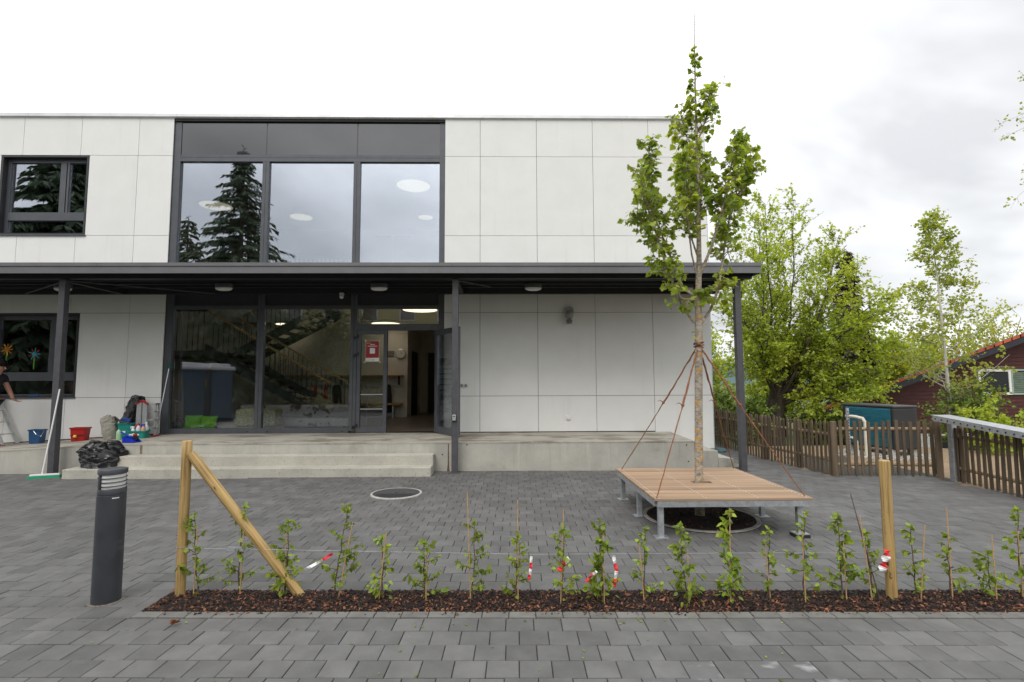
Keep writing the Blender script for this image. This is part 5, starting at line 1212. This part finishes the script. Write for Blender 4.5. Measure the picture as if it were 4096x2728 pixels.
# poster taped inside the fixed leaf
po = thing('taped_poster', 'small red poster taped inside the narrow glass leaf', 'poster', (-2.38,.07,2.1))
def ptx(x0, z0, x1, z1, c, nm, dy=0, parent=None):
    m = MB(); m.box(x0,.0575-dy,z0,x1,.0590-dy,z1); return m.build(nm, c, parent or po)
ptx(-2.465,2.075,-2.175,2.520, WHITEP, 'sheet'); PR = mat('poster_red', (.33,.025,.028), .6, .05)
ptx(-2.460,2.155,-2.180,2.515, PR, 'red_field', .001); ptx(-2.455,2.465,-2.36,2.478, YELP, 'yellow_band', .002); ptx(-2.460,2.142,-2.33,2.154, YELP, 'yellow_band', .002); ptx(-2.375,2.245,-2.265,2.365, WHITEP, 'white_square', .002)
for (x0, x1, z) in ((-2.37,-2.27,2.435),(-2.42,-2.22,2.40),(-2.44,-2.36,2.10),(-2.34,-2.27,2.10)): ptx(x0, z, x1, z+.014, WHITEP if z > 2.2 else GREYP, 'text_line', .002)
for (x, z) in ((-2.475,2.07),(-2.165,2.07),(-2.475,2.525),(-2.165,2.525)):
    m = MB(); m.cbox((x,.056,z), .06, .001, .02, ry=.8 if (x < -2.3) == (z > 2.3) else -.8); m.build('tape_strip', mat('clear_tape', (.6,.6,.52), .3) if 'clear_tape' not in bpy.data.materials else bpy.data.materials['clear_tape'], po)
# paper flowers on the lower left window
def flower(x, z, c1, c2, zb, lb):
    t = thing('paper_flower', lb, 'decoration', (x,.14,zb), 'paper flowers on the lower left window')
    m = MB(); m.box(x-.014,.142,zb,x+.014,.146,z); m.build('stalk', mat('paper_green_%d' % int(z*100), (.10,.32,.04), .8), t)
    for k in range(9):
        a = 6.283*k/9; m = MB(); m.bar((x+.03*math.cos(a),.141,z+.03*math.sin(a)),(x+.13*math.cos(a),.141,z+.13*math.sin(a)), .002, .020, (-math.sin(a),0,math.cos(a))); m.build('petal', c1 if k % 2 else c2, t)
    m = MB(); m.lathe([(.045,-.002),(.045,.002)], (0,0,0), 16); m.v = [(x+a, .139+c, z+b) for a, b, c in m.v]; m.build('centre', c2, t)
CY = mat('paper_cyan', (.04,.32,.38), .8); OR_ = mat('paper_orange', (.55,.16,.03), .8)
flower(-10.17, 2.36, YELP, OR_, 1.98, 'yellow and orange paper flower on the lower left window'); flower(-9.58, 2.26, REDP, CY, 1.94, 'blue centred paper flower on the lower left window')
ib = thing('spray_bottle', 'white spray bottle with red top behind the lower left window', 'bottle', (-9.15,.35,1.40))
m = MB(); m.lathe([(.06,0),(.062,.14),(.03,.19),(.025,.21)], (-9.15,.35,1.40), 16); m.build('body', BOTT, ib, smooth=True)
m = MB(); m.box(-9.20,.33,1.61,-9.10,.37,1.70); m.build('trigger_head', REDP, ib, bevel=.01)
m = MB(); m.box(-9.25,.34,1.585,-9.05,.36,1.61); m.build('trigger', WHITEP, ib)

# ================================================================ CLEANING THINGS ON THE PLATFORM
def tub(name, label, cat, c, w_, d_, h, mt, taper=.80, rim=True, handle=None, rz=0, extra=None):
    t = thing(name, label, cat, c); ca, sa = math.cos(rz), math.sin(rz)
    def W(x, y, z): return (c[0]+x*ca-y*sa, c[1]+x*sa+y*ca, c[2]+z)
    def ring(s, z, ins=0):
        a, b = w_/2*s-ins, d_/2*s-ins; k = .22*min(a, b); r_ = []
        for (sx, sy) in ((1,-1),(1,1),(-1,1),(-1,-1)):
            p1 = (sx*a, sy*(b-k)) if (sx*sy < 0) else (sx*(a-k), sy*b); 
            pa, pb = ((sx*(a-k), sy*b), (sx*a, sy*(b-k)))
            r_ += [pa, pb] if sx*sy < 0 else [pb, pa]
        return [W(x, y, z) for x, y in r_]
    rings = [ring(taper,0), ring(1,h), ring(1,h,.012), ring(taper,.012,.012)]
    n = len(rings[0]); vs = sum(rings, []); fs = [tuple(range(n))[::-1], tuple(3*n+k for k in range(n))]
    for i in range(3):
        for k in range(n): k2 = (k+1) % n; fs.append((i*n+k, i*n+k2, (i+1)*n+k2, (i+1)*n+k))
    m = MB(); m.add(vs, fs); b = m.build('body', mt, t)
    if rim:
        o_, i_ = ring(1,h-.02,-.012), ring(1,h-.02,0); o2, i2 = ring(1,h+.004,-.012), ring(1,h+.004,.006)
        m = MB(); vs = o_ + o2 + i2; fs = []
        for i in range(2):
            for k in range(n): k2 = (k+1) % n; fs.append((i*n+k, i*n+k2, (i+1)*n+k2, (i+1)*n+k))
        m.add(vs, fs); m.build('rim', mt, t)
    if handle:
        m = MB(); pts = [W(x, y, z) for x, y, z in handle]; m.tube(pts, .005, 6); m.build('handle', ALU, t, smooth=True)
    return t, W
tub('bucket', 'dark blue bucket on the ramp near the person', 'bucket', (-8.92,-.40,pz(-8.92,-.40)), .25, .17, .275, BLUEP, .86, True, [(.0,-.09,.25),(.07,-.11,.19),(.12,-.06,.14),(.125,0,.25)])
tb, W_ = tub('bucket', 'red rectangular bucket standing right of the left canopy post', 'bucket', (-8.05,-.42,pz(-8.05,-.42)), .30, .18, .265, REDP, .84, True, [(-.155,0,.24),(-.17,-.02,.12),(-.14,-.06,.10)], .10)
m = MB(); m.lathe([(.001,-.03),(.03,-.02),(.035,0),(.02,.025),(.001,.03)], W_(-.03,-.098,.10), 8); m.build('spout', YELP, tb, smooth=True)
m = MB(); m.bar(W_(-.12,-.094,.11), W_(.13,-.094,.125), .006, .012); m.build('strap', BLACKM, tb)
t1, W_ = tub('crate', 'taller teal plastic crate stacked behind the green bottle', 'crate', (-7.13,-.42,pz(-7.13,-.42)), .27, .17, .30, TEAL, .88, True, None, .1)
m = MB(); m.box(*W_(-.03,-.0825,.10), *W_(.03,-.0810,.15)); m.build('sticker', WHITEP, t1)
t2, W_ = tub('crate', 'lower teal plastic caddy holding spray bottles', 'crate', (-6.77,-.58,pz(-6.77,-.58)), .34, .18, .145, TEAL, .92, True, None, .0)
m = MB(); m.lathe([(.03,-.001),(.03,.001)], (0,0,0), 14); cxy = W_(-.03,-.088,.075); m.v = [(cxy[0]+a*1.3, cxy[1]+c-.004, cxy[2]+b) for a, b, c in m.v]; m.build('sticker', WHITEP, t2)
m = MB(); m.box(cxy[0]-.10, cxy[1]-.002, cxy[2]-.012, cxy[0]+.10, cxy[1]-.0008, cxy[2]+.012); m.build('sticker', WHITEP, t2)
def bottle(x, y, z, r, h, mt, capm, lb, oval=1, trig=False):
    t = thing('cleaning_bottle', lb, 'bottle', (x,y,z), 'cleaning bottles on the platform')
    m = MB(); m.lathe([(r*.9,0),(r,.01),(r,h*.62),(r*.75,h*.74),(r*.35,h*.82),(r*.32,h*.88)], (x,y,z), 16, True, 1, oval); m.build('body', mt, t, smooth=True)
    m = MB()
    if trig: m.box(x-.045,y-.012,z+h*.88,x+.025,y+.012,z+h); m.box(x-.05,y-.008,z+h*.78,x-.035,y+.008,z+h*.9)
    else: m.lathe([(r*.42,h*.87),(r*.42,h)], (x,y,z), 12)
    m.build('cap', capm, t)
zc_ = pz(-6.7,-.55)
bottle(-6.76,-.61,zc_+.02,.042,.27,BOTT,REDP,'milky white jug with red cap in the teal caddy')
bottle(-6.87,-.60,zc_+.02,.036,.21,WHITEP,WHITEP,'white spray bottle at the left end of the teal caddy',1,True)
bottle(-6.81,-.54,zc_+.02,.036,.25,BOTT,TRED,'white spray bottle with red nozzle in the caddy',1,True)
bottle(-6.67,-.60,zc_+.02,.040,.25,BOTO,NAVYP,'bottle of orange liquid with blue nozzle in the caddy',1,True)
bottle(-6.66,-.53,zc_+.02,.045,.29,BOTT,WHITEP,'tall milky jug at the right end of the caddy')
bottle(-7.06,-.72,pz(-7.06,-.72),.042,.24,BOTG,GREENP,'pale green bottle standing in front of the teal crates')
dp = thing('dustpan', 'bright blue dustpan with a hand brush on the platform edge', 'dustpan', (-6.46,-1.22,pz(-6.46,-1.22)))
z_ = pz(-6.46,-1.22)
m = MB(); m.prism([(-6.555,-1.30,z_+.003),(-6.394,-1.30,z_+.003),(-6.307,-1.24,z_+.003),(-6.307,-1.16,z_+.003),(-6.394,-1.12,z_+.003),(-6.555,-1.12,z_+.003)], (0,0,.008)); m.prism([(-6.555,-1.305,z_+.003),(-6.419,-1.305,z_+.003),(-6.326,-1.305,z_+.02),(-6.419,-1.305,z_+.085),(-6.555,-1.305,z_+.11)], (0,.008,0)); m.prism([(-6.555,-1.12,z_+.003),(-6.326,-1.12,z_+.003),(-6.419,-1.12,z_+.085),(-6.555,-1.12,z_+.11)], (0,.008,0)); m.box(-6.562,-1.305,z_+.003,-6.555,-1.112,z_+.112); m.build('pan', NAVYP, dp)
m = MB(); m.bar((-6.444,-1.24,z_+.09),(-6.617,-1.27,z_+.20), .030, .022); m.build('handle', NAVYP, dp, bevel=.006)
m = MB(); m.sphere((-6.431,-1.16,z_+.13), .035, 10, 8); m.build('brush_grip', REDP, dp, smooth=True)
m = MB(); m.box(-6.450,-1.19,z_+.05,-6.376,-1.14,z_+.11); m.build('bristles', BLACKM, dp)
# small folding steps with red caps
def stepladder(name, lb, x0, y0, z0, h, w_, d_):
    t = thing(name, lb, 'stepladder', (x0, y0, z0))
    for k, (xx) in enumerate((0, .115)):
        m = MB(); m.prism([(x0+xx-.045+.02*(k==0)*-1, y0-.02, z0+.02),(x0+xx+.045, y0-.02, z0+.02),(x0+xx+.045, y0-.02, z0+h),(x0+xx-.045, y0-.02, z0+h)], (0,.035,0)); m.build('rail', ALU, t, bevel=.004)
        m = MB(); m.box(x0+xx-.05,y0-.025,z0,x0+xx+.05,y0+.02,z0+.025); m.build('foot', REDP, t)
    m = MB(); m.prism([(x0-.06,y0-.027,z0+h-.05),(x0+.0575,y0-.027,z0+h+.02),(x0+.175,y0-.027,z0+h-.05),(x0+.175,y0-.027,z0+h-.015),(x0+.0575,y0-.027,z0+h+.055),(x0-.06,y0-.027,z0+h-.015)], (0,.05,0)); m.build('top_cap', REDP, t)
    for i in range(4):
        z = z0 + .16 + i*.165; m = MB(); m.box(x0+.17,y0+.02,z,x0+w_,y0+d_,z+.02); m.build('tread', ALU, t)
    for yy in (y0+.02, y0+d_-.02): m = MB(); m.box(x0+w_-.03,yy,z0+.02,x0+w_,yy+.02,z0+h-.03); m.build('rear_rail', ALU, t)
    m = MB(); m.box(x0+.16,y0,z0+h-.05,x0+w_,y0+d_,z0+h-.02); m.build('platform', GREYP, t, bevel=.005)
    m = MB(); m.box(x0+w_-.06,y0-.02,z0,x0+w_+.03,y0+.12,z0+.03); m.build('foot', REDP, t)
stepladder('stepladder', 'folded aluminium stepladder with red caps beside the left pane', -6.93, -.36, pz(-6.8,-.4), .69, .32, .13)
# bin bags: crumpled shells
def bag(name, lb, c, rx, ry, h, mt, seed, top=.35, lean=(0,0), amp=.16, cat='bin bag'):
    n, mm = 64, 40; vs = []; r = random.Random(seed); off = Vector((r.uniform(0,50), r.uniform(0,50), 0))
    for j in range(mm+1):
        t = j/mm; prof = math.sin(math.pi*min(1, .06 + .94*(1-t)**.62))**.55 if t > 0 else .72
        prof = (0.80 + .25*math.sin(math.pi*t*.9))*(1 - (1-top)*t**2.2)
        if j == mm: prof *= .35
        for i in range(n):
            a = 6.2832*i/n; d = Vector((math.cos(a), math.sin(a), t*2))
            wv = Vector((mnoise.noise(d*2+off), mnoise.noise(d*2+off*1.7), mnoise.noise(d*2+off*2.3)))*.6; q1 = 1-min(1, 2.0*abs(mnoise.noise((d+wv)*1.15 + off*2))); q2 = 1-min(1, 2.4*abs(mnoise.noise((d+wv)*2.3 + off*3)))
            f = 1 + amp*.9*mnoise.noise(d*1.2 + off) + amp*.55*q1**2 + amp*.22*q2**3 - amp*.25
            vs.append((c[0] + rx*prof*f*math.cos(a) + lean[0]*t, c[1] + ry*prof*f*math.sin(a) + lean[1]*t, c[2] + h*t*(1 + .14*mnoise.noise(d*1.1 + off*3)) + amp*.12*q1*(t > .05) ))
    fs = [tuple(range(n))[::-1], tuple(mm*n+k for k in range(n))]
    for j in range(mm):
        for i in range(n): i2 = (i+1) % n; fs.append((j*n+i, j*n+i2, (j+1)*n+i2, (j+1)*n+i))
    m = MB(); m.add(vs, fs); o = m.build(name, mt, smooth=True); 
    return tag(o, lb, cat)
bag('bin_bag', 'upright black bin bag leaning on the wall behind the crates', (-7.26,-.22,pz(-7.2,-.2)), .20, .13, .80, BAGB, 3, .66, (.16,.05), .30)
bg_ = bag('bin_bag', 'crumpled shiny black bin bag lying on the concrete steps', (-6.64,-1.66,.165), .36, .26, .40, BAGB, 8, .70, (-.10,.12), .30)
bag('waste_bag', 'grey woven waste bag left of the teal crates', (-7.42,-.45,pz(-7.4,-.45)), .135, .11, .44, BAGG, 12, 1.12, (-.06,0), .22, 'waste bag')
cl = MB(); cl.tube([(-7.21,-.42,.90),(-7.14,-.43,.89),(-7.06,-.43,.85)], [.035,.055,.035], 10)
tag(cl.build('blue_cloth', mat('blue_cloth', (.02,.06,.22), .9, .2, 15), smooth=True), 'rolled blue cloth on top of the taller teal crate', 'cloth')
m = MB(); m.tube([(-7.40,-.42,.95),(-7.33,-.46,.93),(-7.18,-.50,.85),(-7.0,-.50,.82)], [.016,.02,.02,.015], 6)
tag(m.build('hand_brush', BLACKM, smooth=True), 'black brush lying across the waste bag and the crate', 'brush')
# broom leaning on the left post
br = thing('broom', 'white handled broom with green head leaning on the left post', 'broom', (-7.45,-1.86,0))
m = MB(); m.tube([(-7.49,-1.87,.06),(-7.475,-1.76,.8),(-7.455,-1.665,1.53)], .0125, 10); m.build('handle', WHITEP, br, smooth=True)
m = MB(); m.bar((-7.64,-1.935,.055),(-7.25,-1.79,.055), .055, .03); m.build('head', WHITEP, br, bevel=.006)
m = MB(); m.prism([(-7.66,-1.98,.0),(-7.24,-1.82,.0),(-7.225,-1.755,.0),(-7.645,-1.915,.0)], (.01,.01,.045)); m.build('bristles', GREENP, br)
ws = thing('window_squeegee', 'thin pole with green head leaning beside the left pane', 'squeegee', (-6.62,-.30,pz(-6.6,-.3)))
m = MB(); m.tube([(-6.64,-.28,pz(-6.6,-.3)),(-6.56,-.07,1.95)], .009, 8); m.build('pole', ALU, ws, smooth=True)
m = MB(); m.cbox((-6.555,-.06,1.98), .05, .04, .16); m.build('head', mat('dark_green_plastic', (.01,.09,.07), .5), ws, bevel=.01)
tl = thing('cleaning_tool', 'dark cleaning tool with blue cloth lying on the lower left sill', 'tool', (-9.3,.03,1.34))
m = MB(); m.bar((-9.55,.02,1.365),(-9.05,.04,1.365), .05, .045); m.build('handle', BLACKM, tl, bevel=.01)
m = MB(); m.bar((-9.50,-.005,1.37),(-9.30,.0,1.375), .03, .05); m.build('cloth', mat('tool_blue', (.02,.08,.20), .8), tl, bevel=.01)
# trestle ladder behind the person
lt = thing('work_ladder', 'aluminium step ladder standing by the wall behind the person', 'stepladder', (-9.97,-.28,pz(-9.92,-.28)))
zL = pz(-9.92,-.3)
for s in (0, 1):
    m = MB(); m.bar((-10.04,-.42+s*.3,zL+.98),(-9.58+s*.02,-.42+s*.3,zL+.02), .025, .06); m.build('rail', ALU, lt)
    m = MB(); m.bar((-10.08,-.42+s*.3,zL+.98),(-10.52,-.42+s*.3,zL+.02), .025, .05); m.build('rear_rail', ALU, lt)
    m = MB(); m.box(-9.62,-.44+s*.3,zL,-9.54,-.40+s*.3,zL+.03); m.build('foot', REDP, lt)
for z in (.22,.46,.70): x = -9.58-.48*(z/.98); m = MB(); m.box(x-.05,-.42,zL+z,x+.04,-.12,zL+z+.02); m.build('tread', ALU, lt)
m = MB(); m.box(-10.14,-.44,zL+.97,-9.97,-.08,zL+1.0); m.build('platform', REDP, lt)

# ================================================================ PERSON at the left edge, bending to the right over a window cloth
pe_ = thing('person', 'person in dark T-shirt and trousers bending forward by the left window', 'person', (-9.42,-.80,pz(-9.4,-.8)))
zg = pz(-9.4,-.8)
def skinned(name, verts, edges, mt, parent, root=0, sub=2):
    me = bpy.data.meshes.new(name); me.from_pydata([v[0] for v in verts], edges, []); o = bpy.data.objects.new(name, me); COL.objects.link(o); attach(o, parent)
    me.materials.append(mt)
    s = o.modifiers.new('skin', 'SKIN'); s.use_smooth_shade = True; s.branch_smoothing = .4
    me.skin_vertices[0].data.foreach_get
    for i, v in enumerate(verts):
        r_ = v[1]; me.skin_vertices[0].data[i].radius = r_ if isinstance(r_, tuple) else (r_, r_); me.skin_vertices[0].data[i].use_root = (i == root)
    b = o.modifiers.new('sub', 'SUBSURF'); b.levels = sub; b.render_levels = sub
    return o
SKIN = mat('skin', (.42,.22,.15), .55, .06, 8); HAIR = mat('dark_hair', (.008,.007,.006), .8, .3, 30, .5, 120, spec=.15); SHIRT = mat('dark_navy_cloth', (.010,.012,.018), .85, .2, 20); TROU = mat('dark_trousers', (.011,.013,.022), .85, .2, 20); SHOE = mat('black_shoe', (.012,.012,.013), .5)
px, py = -9.56, -.80
B = []; E_ = []
def bv(p, r_): B.append((p, r_)); return len(B)-1
pel = bv((px,py,zg+.92), (.155,.115)); wai = bv((px+.015,py,zg+1.08), (.135,.105)); che = bv((px+.06,py,zg+1.27), (.14,.095)); upc = bv((px+.10,py,zg+1.37), (.095,.07)); nek = bv((px+.15,py,zg+1.46), .052); hd0 = bv((px+.185,py,zg+1.52), .065); hd1 = bv((px+.215,py,zg+1.585), (.088,.075)); hd2 = bv((px+.225,py,zg+1.645), .062)
E_ += [(pel,wai),(wai,che),(che,upc),(upc,nek),(nek,hd0),(hd0,hd1),(hd1,hd2)]
for s, kx, tx in ((-1,.10,.16),(1,-.02,-.06)):
    hip = bv((px+.01,py+s*.085,zg+.86), .105); kn = bv((px+kx,py+s*.10,zg+.49), .068); cal = bv((px+kx*.6+tx*.2,py+s*.105,zg+.30), .060); an = bv((px+tx*.6,py+s*.105,zg+.09), .042); ft = bv((px+tx*.6+.10,py+s*.115,zg+.045), (.042,.032)); to = bv((px+tx*.6+.19,py+s*.12,zg+.036), (.036,.024))
    E_ += [(pel,hip),(hip,kn),(kn,cal),(cal,an),(an,ft),(ft,to)]
arms = []
for s, ex, wx, wz in ((-1,.06,.185,.985),(1,.16,.30,.93)):
    sh = bv((px+.09,py+s*.175,zg+1.36), .050); el_ = bv((px+ex,py+s*.225,zg+1.14), .047); fo = bv((px+(ex+wx)/2,py+s*.21,zg+(1.14+wz)/2), .042); wr = bv((px+wx,py+s*.19,zg+wz), .027); E_ += [(upc,sh),(sh,el_),(el_,fo),(fo,wr)]; arms.append((s, wx, wz))
body = skinned('body', B, E_, SKIN, pe_)
# clothes follow the same skeleton, a little larger
B2 = [((px,py,zg+.90),(.165,.125)),((px+.015,py,zg+1.08),(.150,.118)),((px+.06,py,zg+1.27),(.180,.128)),((px+.10,py,zg+1.385),(.150,.118)),((px+.145,py,zg+1.45),.078)]
E2 = [(0,1),(1,2),(2,3),(3,4)]
for s, ex in ((-1,.06),(1,.16)):
    k = len(B2); B2 += [((px+.09,py+s*.185,zg+1.37),.084),((px+.09+(ex-.09)*.55,py+s*.208,zg+1.23),.072)]; E2 += [(3,k),(k,k+1)]
skinned('t_shirt', B2, E2, SHIRT, pe_)
B3 = [((px,py,zg+.95),(.160,.122))]; E3 = []
for s, kx, tx in ((-1,.10,.16),(1,-.02,-.06)):
    k = len(B3); B3 += [((px+.01,py+s*.085,zg+.86),.118),((px+kx,py+s*.10,zg+.49),.084),((px+kx*.6+tx*.2,py+s*.105,zg+.30),.076),((px+tx*.6,py+s*.105,zg+.10),.066)]; E3 += [(0,k),(k,k+1),(k+1,k+2),(k+2,k+3)]
skinned('trousers', B3, E3, TROU, pe_)
for s, kx, tx in ((-1,.10,.16),(1,-.02,-.06)):
    a = (px+tx*.6, py+s*.105); skinned('shoe', [((a[0]-.03,a[1],zg+.065),(.052,.048)),((a[0]+.06,a[1]+s*.006,zg+.048),(.050,.040)),((a[0]+.17,a[1]+s*.012,zg+.040),(.048,.032)),((a[0]+.215,a[1]+s*.014,zg+.036),(.034,.024))], [(0,1),(1,2),(2,3)], SHOE, pe_)
hc = Vector((px+.21,py,zg+1.60))
m = MB(); m.sphere(hc + Vector((-.022,0,.030)), .108, 18, 12, 1.0, 1.02, .86); hh = m.build('hair', HAIR, pe_, smooth=True)
m = MB(); m.sphere(hc + Vector((-.075,0,-.02)), .082, 14, 10, 1.0, .8, .9); m.build('hair', HAIR, pe_, smooth=True)
fd = Vector((.90,0,-.42)).normalized(); fu = Vector((.42,0,.90))
m = MB(); m.tube([hc + fd*.075 + fu*.0, hc + fd*.108 - fu*.030, hc + fd*.085 - fu*.042], [.010,.017,.010], 8); m.build('nose', SKIN, pe_, smooth=True)
for s in (-1,1):
    m = MB(); m.sphere(hc + fd*.076 + Vector((0,s*.032,0)) + fu*.004, .012, 8, 6); m.build('eye', BLACKM, pe_, smooth=True)
    m = MB(); m.sphere(hc + Vector((.0,s*.080,-.02)), .024, 8, 6, 1.3, .8, .4); m.build('ear', SKIN, pe_, smooth=True)
m = MB(); m.tube([hc + fd*.072 - fu*.070 + Vector((0,-.022,0)), hc + fd*.083 - fu*.070, hc + fd*.072 - fu*.070 + Vector((0,.022,0))], .006, 6); m.build('mouth', mat('lips', (.33,.12,.10), .5), pe_, smooth=True)
for s, wx, wz in arms:
    w0 = Vector((px+wx, py+s*.19, zg+wz)); d = Vector((.55,0,-.83)) if s < 0 else Vector((.9,0,-.42)); d.normalize(); sd = Vector((0,1,0)); nn_ = d.cross(sd)
    HV = [(tuple(w0), (.026,.020)), (tuple(w0 + d*.05), (.040,.018)), (tuple(w0 + d*.085), (.040,.016))]; HE = [(0,1),(1,2)]
    for k, (off, ln) in enumerate(((-.030,.068),(-.010,.078),(.010,.074),(.029,.058))):
        a = len(HV); b0 = w0 + d*.088 + sd*off; HV += [(tuple(b0 + d*.01), .0095), (tuple(b0 + d*ln*.5 + nn_*.008), .0085), (tuple(b0 + d*ln*.9 + nn_*.026), .007)]; HE += [(2,a),(a,a+1),(a+1,a+2)]
    a = len(HV); ts = -s; HV += [(tuple(w0 + d*.045 + sd*ts*.042 + nn_*.008), .011), (tuple(w0 + d*.085 + sd*ts*.056 + nn_*.022), .0085)]; HE += [(1,a),(a,a+1)]
    skinned('hand', HV, HE, SKIN, pe_)
m = MB(); c0 = Vector((px+.235, py-.20, zg+.90)); n = 7
for i in range(n):
    for j in range(9): m.v.append((c0.x - .05 + .10*i/(n-1) + .02*mnoise.noise((i*.6,j*.4,1)), c0.y + .03*math.sin(i*1.4) + .02*mnoise.noise((i*.7,j*.5,5)), c0.z - j*.030 - .02*abs(i-3)*(.5)))
for i in range(n-1):
    for j in range(8): m.f.append((i*9+j, (i+1)*9+j, (i+1)*9+j+1, i*9+j+1))
o = m.build('wiping_cloth', mat('dark_green_cloth', (.018,.055,.040), .9, .2, 20), smooth=True); s_ = o.modifiers.new('t', 'SOLIDIFY'); s_.thickness = .006
tag(o, 'dark green wiping cloth hanging from the person\'s hand', 'cloth')

# ================================================================ ACROSS THE FORECOURT: portable toilets and a house, seen mirrored in the panes
TB = mat('toilet_blue', (.030,.085,.16), .5, .1, 5)
def toilet(x, y, rz, lb):
    t = thing('portable_toilet', lb, 'portable toilet', (x,y,0), 'portable toilets at the forecourt edge'); ca, sa = math.cos(rz), math.sin(rz)
    def bx(m, x0,y0,z0,x1,y1,z1):
        k = len(m.v); m.box(x0,y0,z0,x1,y1,z1)
        for i in range(k, len(m.v)): v = m.v[i]; m.v[i] = (x+v[0]*ca-v[1]*sa, y+v[0]*sa+v[1]*ca, v[2])
    m = MB(); bx(m,-.56,-.56,.08,.56,.55,2.15); m2 = m.build('cabin', TB, t, bevel=.03)
    m = MB(); bx(m,-.40,.555,.16,.42,.58,2.02); d_ = m.build('door', TB, t, bevel=.01)
    m = MB(); bx(m,-.33,.582,1.45,.33,.586,1.82); sg = m.build('sign', YELP, d_)
    m = MB(); bx(m,-.30,.588,1.60,.30,.592,1.76); m.build('sign_field', WHITEP, sg)
    m = MB(); bx(m,-.24,.594,1.66,.24,.597,1.70); m.build('sign_line', NAVYP, sg)
    m = MB(); bx(m,-.64,-.64,2.13,.64,.64,2.30); k = len(m.v); bx(m,-.5,-.5,2.30,.5,.5,2.42); m.build('roof', WHITEP, t, bevel=.05)
    m = MB(); bx(m,-.60,-.60,0,.60,.60,.08); m.build('skid', BLACKM, t)
toilet(-12.30, -9.5, 0.0, 'blue portable toilet with yellow sign mirrored in the left pane, outer one')
toilet(-11.95, -10.9, .25, 'blue portable toilet turned aside mirrored in the left pane, inner one')
yh = thing('yellow_house', 'pale yellow house behind the photographer mirrored over the door', 'house', (-7.5,-33,0))
m = MB(); m.box(-22,-40,-.5,4,-31,9.2); m.build('wall', mat('yellow_render', (.55,.47,.22), .8, .05), yh)
m = MB(); m.prism([(-22.6,-41,9.2),(4.6,-41,9.2),(4.6,-35.5,12),(-22.6,-35.5,12)], (0,0,.2)); m.prism([(-22.6,-30.4,9.2),(4.6,-30.4,9.2),(4.6,-35.5,12),(-22.6,-35.5,12)], (0,0,.2)); m.build('roof', mat('grey_roof', (.12,.10,.09), .8), yh)
for i in range(8):
    for z in (1.2, 4.0, 6.6):
        xx = -20.5 + i*3.1; m = MB(); m.box(xx,-31,z,xx+1.3,-30.95,z+1.5); f_ = m.build('window', WHITEP, yh)
        m = MB(); m.box(xx+.1,-30.95,z+.1,xx+1.2,-30.93,z+1.4); m.build('pane', SPAND, f_)
